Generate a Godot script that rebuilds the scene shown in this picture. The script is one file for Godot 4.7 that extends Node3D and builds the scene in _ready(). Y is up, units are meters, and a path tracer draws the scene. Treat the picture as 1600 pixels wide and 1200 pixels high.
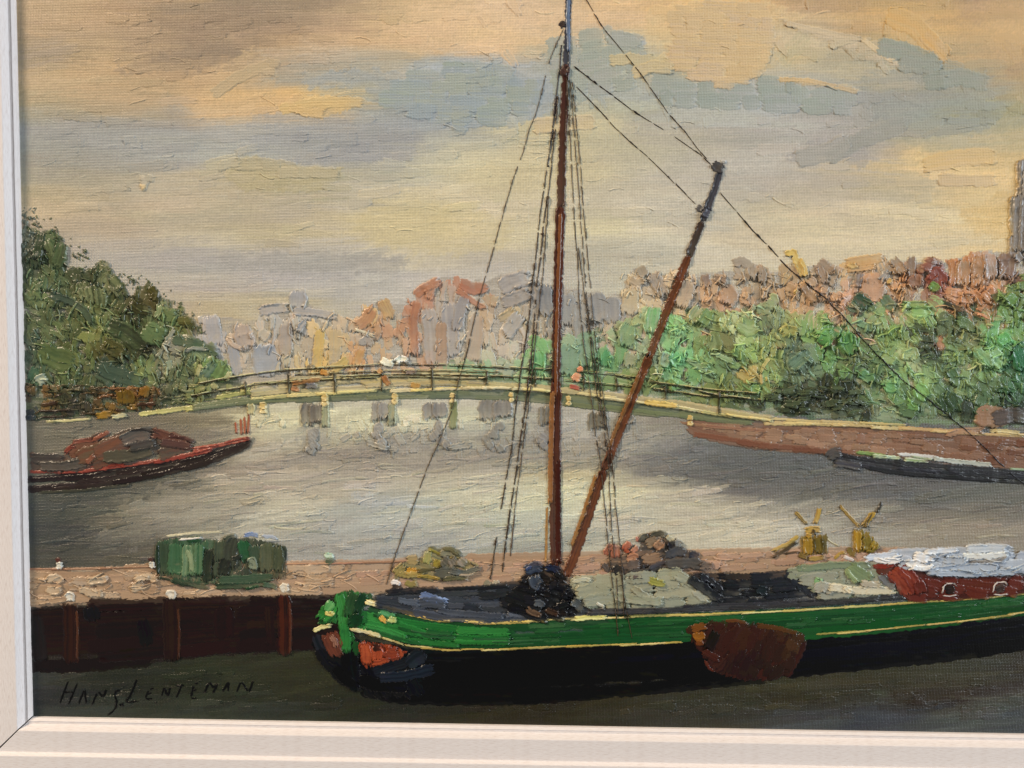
extends Node3D
# Close-up of a framed oil painting. Everything painted on the canvas is real paint: thin paint is a finely
# modelled sheet, thick paint is laid on stroke by stroke as raised ridged meshes.
# Strokes are listed on a sketch grid; pos() lays the sketch flat on the canvas plane (z = 0). One unit is 0.25 mm.

const U := 0.00025
const X0 := -775.0      # sheet extents on the canvas, units
const X1 := 1000.0
const Y0 := -562.0
const Y1 := 700.0
const CELL := 2.4
# pigment seen under the two lamps of the room comes out warm; the sketch lists colours as they look there
const SEEN := Vector3(0.97, 0.91, 0.84)
const THICK := 0.6       # how far the loaded paint stands up

var gw := 0
var gh := 0
var hue := PackedVector3Array()      # thin paint, display colour per cell
var body := PackedFloat32Array()     # height of the paint so far, units
var skin := PackedColorArray()       # pigment lying on top so far; wet strokes drag some of it along
var wet := 0.55
var tris := 0
var chroma := 0.88         # how pure the paint is mixed
var haze := 0.0           # far motifs are mixed with more pale grey paint
var sheet_parts: Array[MeshInstance3D] = []
var rng := RandomNumberGenerator.new()
var wob := FastNoiseLite.new()
var paint_mat: StandardMaterial3D
var thin_mat: StandardMaterial3D
var painting: Node3D

class Coat:
	var v := PackedVector3Array()
	var n := PackedVector3Array()
	var c := PackedColorArray()
	var ix := PackedInt32Array()

func _ready() -> void:
	rng.seed = 41
	wob.seed = 5
	wob.noise_type = FastNoiseLite.TYPE_SIMPLEX
	wob.frequency = 0.02
	set_camera_and_light()
	make_materials()
	build_wall()
	build_frame()
	painting = Node3D.new()
	painting.name = "oil_painting"
	painting.set_meta("label", "thickly painted canvas of a green sailing barge at a town quay")
	painting.set_meta("category", "painting")
	add_child(painting)
	build_stretcher()
	paint_ground()
	brush_over()
	paint_town()
	paint_left_bank()
	paint_right_bank()
	paint_bridge()
	paint_boats()
	paint_quay()
	paint_quay_goods()
	paint_barge()
	paint_rigging()
	paint_signature()

# ---------------------------------------------------------------- camera, lamps
func set_camera_and_light() -> void:
	var cam := Camera3D.new()
	cam.fov = 53.130102
	cam.near = 0.01
	cam.far = 20.0
	var turn := Basis(Vector3.RIGHT, -deg_to_rad(3.7)) * Basis(Vector3.BACK, deg_to_rad(1.0))
	cam.transform = Transform3D(turn, turn.z * 0.3)
	add_child(cam)
	var env := Environment.new()
	env.background_mode = Environment.BG_COLOR
	env.background_color = Color(0.17, 0.17, 0.17).linear_to_srgb()
	env.tonemap_mode = Environment.TONE_MAPPER_LINEAR
	env.tonemap_exposure = 1.08
	env.sdfgi_enabled = true
	env.ssao_enabled = true
	env.ssil_enabled = true
	var we := WorldEnvironment.new()
	we.environment = env
	add_child(we)
	area_light("ceiling_lamp", Vector3(-2.2, 1.75, 1.3), Vector2(0.5, 0.5), Color(1.0, 0.80, 0.58).linear_to_srgb(), 9.6)
	area_light("window_daylight", Vector3(3.5, 0.6, 1.55), Vector2(1.4, 1.6), Color(0.84, 0.92, 1.0).linear_to_srgb(), 12.8)

func area_light(called: String, at: Vector3, size: Vector2, col: Color, energy: float) -> void:
	var l := AreaLight3D.new()
	l.name = called
	l.area_size = size
	l.area_normalize_energy = true
	l.light_color = col
	l.light_energy = energy
	l.area_range = 12.0
	l.shadow_enabled = true
	add_child(l)
	l.look_at_from_position(at, Vector3(0.02, 0.0, 0.0), Vector3.UP)

# ---------------------------------------------------------------- materials
func make_materials() -> void:
	# linen weave as a tiling normal map: 48 x 48 threads
	var side := 768
	var per := 16
	var threads := 48
	var bytes := PackedFloat32Array()
	bytes.resize(side * side)
	var fat_w := PackedFloat32Array()
	var fat_h := PackedFloat32Array()
	for i in threads:
		fat_w.append(rng.randf_range(0.55, 1.0))
		fat_h.append(rng.randf_range(0.55, 1.0))
	var half_wave := PackedFloat32Array()
	for k in per:
		half_wave.append(pow(sin(PI * (k + 0.5) / per), 0.7))
	for y in side:
		var ty := y / per
		var wy := half_wave[y % per]
		for x in side:
			var tx := x / per
			var wx := half_wave[x % per]
			var over := (tx + ty) % 2 == 0
			var a := wy * fat_h[ty] * (0.55 + 0.45 * wx if over else 0.55 - 0.35 * wx)
			var b := wx * fat_w[tx] * (0.55 + 0.45 * wy if not over else 0.55 - 0.35 * wy)
			bytes[y * side + x] = maxf(a, b)
	var weave := Image.create_from_data(side, side, false, Image.FORMAT_RF, bytes.to_byte_array())
	weave.bump_map_to_normal_map(5.0)
	weave.convert(Image.FORMAT_RGB8)
	var weave_tex := ImageTexture.create_from_image(weave)
	thin_mat = oil(weave_tex, 0.95, 0.36)
	paint_mat = oil(weave_tex, 0.3, 0.3)

func oil(tex: Texture2D, strength: float, rough: float) -> StandardMaterial3D:
	var m := StandardMaterial3D.new()
	m.vertex_color_use_as_albedo = true
	m.roughness = rough
	m.metallic_specular = 0.42
	m.normal_enabled = true
	m.normal_texture = tex
	m.normal_scale = strength
	m.uv1_triplanar = true
	m.uv1_world_triplanar = true
	m.uv1_scale = Vector3.ONE * (1.0 / (48 * 2.4 * U))
	return m

# ---------------------------------------------------------------- canvas geometry
func pos(x: float, y: float) -> Vector2:
	var d := 9.117087585e-07 * x - 5.22317598e-05 * y + 1.0
	return Vector2((0.9692426683 * x + 0.0169181937 * y - 785.5450508) / d, (0.01695353134 * x - 0.9712671598 * y + 569.1974708) / d)

func muted(c: Color, keep: float, gain: float) -> Color:
	var g := c.r * 0.35 + c.g * 0.5 + c.b * 0.15
	return Color(clampf((g + (c.r - g) * keep) * gain, 0.0, 1.0), clampf((g + (c.g - g) * keep) * gain, 0.0, 1.0), clampf((g + (c.b - g) * keep) * gain, 0.0, 1.0))

func pigment(h: String) -> Color:
	var c := Color.html(h)
	if c.g > c.r and c.g > c.b and c.b > c.r * 0.85:
		c.b = lerpf(c.b, c.r * 0.85, 0.5)
	c = muted(c, chroma, 1.0).lerp(Color.html("b8a894"), haze).srgb_to_linear()
	return Color(minf(c.r / SEEN.x, 0.92), minf(c.g / SEEN.y, 0.92), minf(c.b / SEEN.z, 0.92))

func cell_of(p: Vector2) -> int:
	var gx := clampi(int((p.x - X0) / CELL), 0, gw - 1)
	var gy := clampi(int((Y1 - p.y) / CELL), 0, gh - 1)
	return gy * gw + gx

func part(called: String, coat: Coat, parent: Node3D, label := "") -> MeshInstance3D:
	var o := MeshInstance3D.new()
	o.name = called
	if coat != null:
		tris += coat.ix.size() / 3
		o.mesh = mesh_of(coat, paint_mat)
	if label != "":
		o.set_meta("label", label)
	parent.add_child(o, true)
	return o

func mesh_of(coat: Coat, mat: Material) -> ArrayMesh:
	var a := []
	a.resize(Mesh.ARRAY_MAX)
	a[Mesh.ARRAY_VERTEX] = coat.v
	a[Mesh.ARRAY_NORMAL] = coat.n
	a[Mesh.ARRAY_COLOR] = coat.c
	a[Mesh.ARRAY_INDEX] = coat.ix
	var m := ArrayMesh.new()
	m.add_surface_from_arrays(Mesh.PRIMITIVE_TRIANGLES, a)
	m.surface_set_material(0, mat)
	return m

# one loaded stroke: a ribbon with bristle lines, raised rims, a ragged start and a ridge where the tool lifts off
func stroke(coat: Coat, pts: Array, w: float, ca: Color, cb: Color, th := 0.7, rim := 1.0, w2 := -1.0, lift := 1.0) -> void:
	var line := PackedVector2Array()
	for i in range(0, pts.size() - 1, 2):
		line.append(pos(pts[i], pts[i + 1]))
	ribbon(coat, line, w, ca, cb, th, rim, w2, lift)

func ribbon(coat: Coat, line: PackedVector2Array, w: float, ca: Color, cb: Color, th: float, rim: float, w2: float, lift: float) -> void:
	if w2 < 0.0:
		w2 = w
	th *= THICK
	rim *= THICK
	var total := 0.0
	for i in line.size() - 1:
		total += line[i].distance_to(line[i + 1])
	if total < 0.5:
		return
	var wm := maxf(w, w2)
	var n := clampi(int(total / 2.6) + 3, 5, 70)
	var m := clampi(int(wm / 2.0) + 4, 5, 15)
	# bristles: each line across the stroke has its own charge and tint
	var charge := PackedFloat32Array()
	var tint := PackedFloat32Array()
	var early := PackedFloat32Array()
	var late := PackedFloat32Array()
	var drift := rng.randf_range(-0.25, 0.35)
	var seed_x := rng.randf_range(0.0, 4000.0)
	for j in m:
		charge.append(rng.randf_range(0.35, 1.0))
		tint.append(clampf(rng.randf_range(-0.25, 1.1), 0.0, 1.0))
		early.append(rng.randf_range(0.0, minf(0.16, 5.0 / total)))
		late.append(rng.randf_range(0.0, minf(0.2, 8.0 / total)))
	var near_rim := rng.randf_range(0.0, 1.7)
	var far_rim := rng.randf_range(0.0, 1.7)
	var verts := PackedVector3Array()
	verts.resize(n * m)
	var start := coat.v.size()
	var seg := 0
	var run := 0.0
	var seg_len := line[0].distance_to(line[1])
	var cells := PackedInt32Array()
	cells.resize(n * m)
	var tones := PackedColorArray()
	tones.resize(n * m)
	var level := -1.0
	var qs := PackedVector2Array()
	qs.resize(m)
	for i in n:
		var s := float(i) / (n - 1)
		var want := s * total
		while want > run + seg_len and seg < line.size() - 2:
			run += seg_len
			seg += 1
			seg_len = line[seg].distance_to(line[seg + 1])
		var f := clampf((want - run) / maxf(seg_len, 0.001), 0.0, 1.0)
		var p := line[seg].lerp(line[seg + 1], f)
		var dir := (line[seg + 1] - line[seg]).normalized()
		# round the corners of the path
		if f > 0.5 and seg < line.size() - 2:
			dir = dir.lerp((line[seg + 2] - line[seg + 1]).normalized(), (f - 0.5)).normalized()
		elif f < 0.5 and seg > 0:
			dir = dir.lerp((line[seg] - line[seg - 1]).normalized(), (0.5 - f)).normalized()
		var side := Vector2(-dir.y, dir.x)
		var hw := lerpf(w, w2, s) * 0.5 * (1.0 + 0.16 * wob.get_noise_2d(seed_x + want * 1.7, 3.0))
		var ragged := minf(2.2, hw * 0.4)
		var fray_a := ragged * wob.get_noise_2d(seed_x + want * 9.0, 77.0)
		var fray_b := ragged * wob.get_noise_2d(seed_x + want * 9.0, 177.0)
		var e := minf(s, 1.0 - s) * total
		if e < hw * 0.8:
			hw *= 0.62 + 0.38 * sqrt(clampf(e / (hw * 0.8), 0.0, 1.0))
		# the paint levels itself over what lies below
		var mean := 0.0
		var peak := 0.0
		for j in m:
			var t := 2.0 * j / (m - 1) - 1.0
			var shift := early[j] * (1.0 - s) - late[j] * s
			var q := p + side * (t * hw + (fray_a * t if t > 0.0 else fray_b * t)) + dir * (shift * total)
			var at_cell := cell_of(q)
			qs[j] = q
			cells[i * m + j] = at_cell
			mean += body[at_cell]
			peak = maxf(peak, body[at_cell])
		mean /= m
		var base := lerpf(mean, peak, 0.6)
		level = base if level < 0.0 else maxf(lerpf(level, base, 0.4), base - 0.5)
		for j in m:
			var t := 2.0 * j / (m - 1) - 1.0
			var q := qs[j]
			var here := cells[i * m + j]
			var z := body[here]
			var edge := j == 0 or j == m - 1 or i == 0 or i == n - 1
			if edge:
				z -= 0.2
			else:
				var at := absf(t)
				z = maxf(level + 0.15 * (z - mean), z * 1.06 + 0.1 if wm < 7.0 else z * 0.9)
				z += th * (0.45 + 0.55 * charge[j])
				z += rim * (near_rim if t > 0.0 else far_rim) * exp(-pow((at - 0.8) * 7.0, 2.0)) * (0.45 + 1.1 * wob.get_noise_2d(seed_x + want * 2.2, t * 9.0 + 50.0) + 0.3)
				z += lift * rim * exp(-pow(((1.0 - s) * total - 2.6) / 2.2, 2.0)) * 1.1
				z += 0.35 * th * wob.get_noise_2d(q.x * 3.0, q.y * 3.0)
			verts[i * m + j] = Vector3(q.x, q.y, z)
			var mixv := clampf(tint[j] + drift * s + 0.35 * wob.get_noise_2d(seed_x + want, t * 20.0), 0.0, 1.0)
			var c := ca.lerp(cb, mixv)
			var drag_in := wet * (0.12 + 0.75 * s * s * (1.0 - 0.6 * charge[j]) + (0.62 if edge else 0.0))
			c = c.lerp(skin[here], clampf(drag_in, 0.0, 0.9))
			tones[i * m + j] = c
			coat.c.append(c)
	for i in n:
		var i0 := maxi(i - 1, 0)
		var i1 := mini(i + 1, n - 1)
		for j in m:
			var a := verts[i1 * m + j] - verts[i0 * m + j]
			var b := verts[i * m + mini(j + 1, m - 1)] - verts[i * m + maxi(j - 1, 0)]
			var nn := a.cross(b)
			if nn.z < 0.0:
				nn = -nn
			if nn.length_squared() < 1e-9:
				nn = Vector3.BACK
			coat.n.append(nn.normalized())
			coat.v.append(verts[i * m + j] * U)
	for i in n - 1:
		for j in m - 1:
			var k := start + i * m + j
			var p0 := verts[i * m + j]
			var p1 := verts[(i + 1) * m + j]
			var p2 := verts[i * m + j + 1]
			if (p1.x - p0.x) * (p2.y - p0.y) - (p1.y - p0.y) * (p2.x - p0.x) > 0.0:
				coat.ix.append_array([k, k + 1, k + m, k + 1, k + m + 1, k + m])
			else:
				coat.ix.append_array([k, k + m, k + 1, k + 1, k + m, k + m + 1])
	for i in range(1, n - 1):
		for j in range(1, m - 1):
			var here := cells[i * m + j]
			var z := verts[i * m + j].z * 0.96
			if body[here] < z:
				body[here] = z
			if body[here + 1] < z:
				body[here + 1] = z
			skin[here] = tones[i * m + j]
			skin[here + 1] = tones[i * m + j]

func vary(c: Color, amount: float) -> Color:
	var l := 1.0 + rng.randf_range(-amount, amount)
	return Color(clampf(c.r * l * (1.0 + rng.randf_range(-amount, amount) * 0.4), 0.0, 0.93), clampf(c.g * l, 0.0, 0.93), clampf(c.b * l * (1.0 + rng.randf_range(-amount, amount) * 0.5), 0.0, 0.93))

# short forms: k = one stroke with two hex colours
func k(coat: Coat, a: String, b: String, w: float, pts: Array, th := 0.8, rim := 1.1, w2 := -1.0) -> void:
	stroke(coat, pts, w if w < 5.0 else w * 1.16, pigment(a), pigment(b), th, rim, w2)

# thin dragged line that breaks up on the weave
func drag(coat: Coat, hex: String, w: float, pts: Array, gaps := 0.25, th := 0.7) -> void:
	var c := pigment(hex)
	var line := PackedVector2Array()
	for i in range(0, pts.size() - 1, 2):
		line.append(pos(pts[i], pts[i + 1]))
	var total := 0.0
	for i in line.size() - 1:
		total += line[i].distance_to(line[i + 1])
	var at := 0.0
	while at < total:
		var to := minf(at + rng.randf_range(14.0, 60.0), total)
		if rng.randf() > gaps * 0.05:
			var ww := w * rng.randf_range(0.5, 0.72)
			piece_of(coat, line, at, to, ww, c, th)
		if to >= total:
			break
		at = to + (rng.randf_range(0.3, 2.5) if rng.randf() < gaps * 0.35 else -3.0)
	# thicker dabs where the loaded brush caught the weave
	at = 0.0
	while at < total:
		var l := rng.randf_range(2.5, 15.0)
		if rng.randf() < 0.35:
			piece_of(coat, line, at, minf(at + l, total), w * rng.randf_range(0.5, 0.9), c, th)
		at += l + rng.randf_range(0.0, 14.0)

func piece_of(coat: Coat, line: PackedVector2Array, at: float, to: float, w: float, c: Color, th: float) -> void:
	var was := wet
	wet = 0.12
	var piece := PackedVector2Array()
	var run := 0.0
	for i in line.size() - 1:
		var l := line[i].distance_to(line[i + 1])
		if run + l > at and run < to:
			if piece.is_empty():
				piece.append(line[i].lerp(line[i + 1], clampf((at - run) / l, 0.0, 1.0)))
			var tip := line[i].lerp(line[i + 1], clampf((to - run) / l, 0.0, 1.0))
			if piece.size() > 1 and piece[-1].distance_to(tip) < 3.0:
				piece[-1] = tip
			elif piece[-1].distance_to(tip) >= 3.0 or to <= run + l:
				piece.append(tip)
		run += l
	var off := Vector2(rng.randf_range(-0.6, 0.6), rng.randf_range(-0.4, 0.4))
	for i in piece.size():
		piece[i] += off
	if piece.size() > 1 and piece[0].distance_to(piece[-1]) > 1.5:
		ribbon(coat, piece, w, vary(c, 0.15), vary(c, 0.3), th, 0.3, w * rng.randf_range(0.5, 1.1), 0.5)
	wet = was

# lay a flat coat over a whole shape with parallel strokes that stop at its outline
func block_in(coat: Coat, pts: Array, hexes: Array, w: float, angle: float, th := 0.5, rim := 0.35, jit := 0.12) -> void:
	var a := deg_to_rad(angle)
	var shape := PackedVector2Array()
	var lo := 1e9
	var hi := -1e9
	for i in range(0, pts.size() - 1, 2):
		var p := Vector2(pts[i], pts[i + 1]).rotated(-a)
		shape.append(p)
		lo = minf(lo, p.y)
		hi = maxf(hi, p.y)
	var y := lo + w * 0.35
	while y < hi:
		var xs := []
		for i in shape.size():
			var p := shape[i]
			var q := shape[(i + 1) % shape.size()]
			if (p.y <= y) != (q.y <= y):
				xs.append(p.x + (q.x - p.x) * (y - p.y) / (q.y - p.y))
		xs.sort()
		for i in range(0, xs.size() - 1, 2):
			var x0: float = xs[i]
			var x1: float = xs[i + 1]
			var at := x0
			while at < x1 - 1.0:
				var to := minf(at + rng.randf_range(26.0, 70.0), x1)
				if x1 - to < 14.0:
					to = x1
				var p0 := Vector2(maxf(at - 4.0, x0), y).rotated(a)
				var p2 := Vector2(to, y).rotated(a)
				if p0.distance_to(p2) > 2.0:
					var pm := (p0 + p2) * 0.5 + Vector2(rng.randf_range(-1.0, 1.0), rng.randf_range(-1.0, 1.0))
					stroke(coat, [p0.x, p0.y, pm.x, pm.y, p2.x, p2.y], w * rng.randf_range(1.3, 1.6), vary(pigment(hexes[rng.randi() % hexes.size()]), jit), vary(pigment(hexes[rng.randi() % hexes.size()]), jit), th, rim, -1.0, 0.3)
				at = to
		y += w * rng.randf_range(0.7, 0.95)

# colours listed as x, y, hex around which strokes pick their paint
func near_colour(spots: Array, p: Vector2, loose: float) -> Color:
	var best := 1e12
	var col := ""
	for s in spots:
		var d := Vector2(s[0] - p.x, s[1] - p.y).length_squared() * (1.0 + rng.randf() * loose)
		if d < best:
			best = d
			col = s[2]
	return pigment(col)

func spots_of(text: String) -> Array:
	var out := []
	for w in text.split(" ", false):
		var b := w.split(",")
		out.append([float(b[0]), float(b[1]), b[2]])
	return out

func poly(a: Array) -> PackedVector2Array:
	var out := PackedVector2Array()
	for i in range(0, a.size() - 1, 2):
		out.append(Vector2(a[i], a[i + 1]))
	return out

# cover a shape with strokes; angle in degrees
func cover(pick: Callable, shape: PackedVector2Array, count: int, length: float, width: float, angle: float, spread: float, spots: Array, th: float, rim: float, jit := 0.22, loose := 0.8) -> void:
	var box := Rect2(shape[0], Vector2.ZERO)
	for p in shape:
		box = box.expand(p)
	var made := 0
	var tries := 0
	while made < count and tries < count * 20:
		tries += 1
		var p := Vector2(rng.randf_range(box.position.x, box.end.x), rng.randf_range(box.position.y, box.end.y))
		if not Geometry2D.is_point_in_polygon(p, shape):
			continue
		var a := deg_to_rad(angle + rng.randf_range(-spread, spread))
		var l := length * rng.randf_range(0.45, 1.15)
		var d := Vector2(cos(a), sin(a)) * l * 0.5
		var bend := Vector2(-d.y, d.x) * rng.randf_range(-0.3, 0.3)
		var q0 := p - d
		var q1 := p + d
		for g in 4:
			if Geometry2D.is_point_in_polygon(q0, shape):
				break
			q0 = q0.lerp(p, 0.3)
		for g in 4:
			if Geometry2D.is_point_in_polygon(q1, shape):
				break
			q1 = q1.lerp(p, 0.3)
		if q0.distance_to(q1) < 4.0:
			continue
		var c := dull(near_colour(spots, p, loose))
		var w := width * rng.randf_range(0.5, 1.25)
		var rr := rim * rng.randf_range(0.3, 1.5)
		stroke(pick.call(p), [q0.x, q0.y, p.x + bend.x, p.y + bend.y, q1.x, q1.y], w, vary(c, jit), vary(dull(near_colour(spots, p + Vector2(rng.randf_range(-14, 14), rng.randf_range(-14, 14)), loose)), jit), th, rr, w * rng.randf_range(0.2, 1.25))
		made += 1

func dull(c: Color) -> Color:
	var g := c.r * 0.3 + c.g * 0.55 + c.b * 0.15
	return Color(minf(lerpf(c.r, g, 0.14) * 1.36, 0.9), minf(lerpf(c.g, g, 0.14) * 1.3, 0.9), minf(lerpf(c.b, g, 0.14) * 1.18, 0.9))

# go over a wet passage again with its own colours
func work_over(coat: Coat, pts: Array, count: int, length: float, width: float, angle: float, spread: float, th: float, rim: float, jit: float) -> void:
	var shape := poly(pts)
	var box := Rect2(shape[0], Vector2.ZERO)
	for p in shape:
		box = box.expand(p)
	var made := 0
	while made < count:
		var p := Vector2(rng.randf_range(box.position.x, box.end.x), rng.randf_range(box.position.y, box.end.y))
		if not Geometry2D.is_point_in_polygon(p, shape):
			continue
		made += 1
		var a := deg_to_rad(angle + rng.randf_range(-spread, spread))
		var d := Vector2(cos(a), sin(a)) * length * rng.randf_range(0.35, 1.1) * 0.5
		var q0 := p - d
		var q1 := p + d
		if not (Geometry2D.is_point_in_polygon(q0, shape) and Geometry2D.is_point_in_polygon(q1, shape)):
			continue
		var c := skin[cell_of(pos(q0.x, q0.y))]
		var bend := Vector2(-d.y, d.x) * rng.randf_range(-0.12, 0.12)
		stroke(coat, [q0.x, q0.y, p.x + bend.x, p.y + bend.y, q1.x, q1.y], width * rng.randf_range(0.4, 1.3), vary(c, jit), vary(skin[cell_of(pos(p.x, p.y))], jit), th, rim * rng.randf_range(0.0, 1.6), width * rng.randf_range(0.3, 1.2), 0.8)

# thin crests squeezed up by a knife; paler pigment also paints in lamp highlights
func crests(coat: Coat, pts: Array, count: int, length: float, high: float, angle: float, spread: float, pale: float) -> void:
	var shape := poly(pts)
	var box := Rect2(shape[0], Vector2.ZERO)
	for p in shape:
		box = box.expand(p)
	var was := wet
	wet = 0.2
	var made := 0
	while made < count:
		var p := Vector2(rng.randf_range(box.position.x, box.end.x), rng.randf_range(box.position.y, box.end.y))
		if not Geometry2D.is_point_in_polygon(p, shape):
			continue
		made += 1
		var a := deg_to_rad(angle + rng.randf_range(-spread, spread))
		var l := length * rng.randf_range(0.3, 1.3)
		var d := Vector2(cos(a), sin(a)) * l * 0.5
		var bow := Vector2(-d.y, d.x) * rng.randf_range(-0.32, 0.32)
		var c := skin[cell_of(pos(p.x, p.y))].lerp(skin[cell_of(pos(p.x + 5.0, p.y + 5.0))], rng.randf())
		var c2 := Color(minf(c.r * pale + 0.02, 0.85), minf(c.g * pale + 0.02, 0.85), minf(c.b * pale + 0.01, 0.85))  # local paint lightened, ridge highlight partly put into the colour
		var w := rng.randf_range(1.7, 3.4)
		stroke(coat, [p.x - d.x, p.y - d.y, p.x - d.x * 0.4 + bow.x * 0.8, p.y - d.y * 0.4 + bow.y * 0.8, p.x + d.x * 0.4 + bow.x * 0.8, p.y + d.y * 0.4 + bow.y * 0.8, p.x + d.x, p.y + d.y], w, c2, c, high * rng.randf_range(0.5, 1.3), 0.3, w * rng.randf_range(0.5, 1.3), 0.5)
	wet = was

func between(a: Array, b: Array, f: float, s0: float, s1: float, steps: int) -> Array:
	var out := []
	for i in steps:
		var s := lerpf(s0, s1, float(i) / (steps - 1))
		var p := along(a, s).lerp(along(b, s), f)
		out.append(p.x)
		out.append(p.y)
	return out

func along(a: Array, s: float) -> Vector2:
	var x: float = lerpf(a[0], a[a.size() - 2], s)
	for i in range(0, a.size() - 3, 2):
		if x <= a[i + 2] or i >= a.size() - 4:
			var f: float = (x - a[i]) / maxf(a[i + 2] - a[i], 0.01)
			return Vector2(x, lerpf(a[i + 1], a[i + 3], clampf(f, 0.0, 1.0)))
	return Vector2(x, a[a.size() - 1])

# cover the strip between two lines with long strokes that follow them
func strip(coat: Coat, top: Array, low: Array, rows: int, runs: int, width: float, hexes: Array, th: float, rim: float, jit := 0.2, skip := 0.0) -> void:
	for r in rows:
		var f := (r + 0.5) / rows
		for u in runs:
			if rng.randf() < skip:
				continue
			var s0 := clampf((u - rng.randf_range(0.0, 0.6)) / runs, 0.0, 1.0)
			var s1 := clampf((u + 1.0 + rng.randf_range(0.0, 0.6)) / runs, 0.0, 1.0)
			var ff := clampf(f + rng.randf_range(-0.35, 0.35) / rows, 0.03, 0.97)
			var c := pigment(hexes[rng.randi() % hexes.size()])
			var c2 := pigment(hexes[rng.randi() % hexes.size()])
			stroke(coat, between(top, low, ff, s0, s1, 7), width * rng.randf_range(0.8, 1.2), vary(c, jit), vary(c2, jit), th, rim * rng.randf_range(0.4, 1.3))

func node(called: String, parent: Node3D) -> Node3D:
	var o := Node3D.new()
	o.name = called
	parent.add_child(o, true)
	return o

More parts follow.
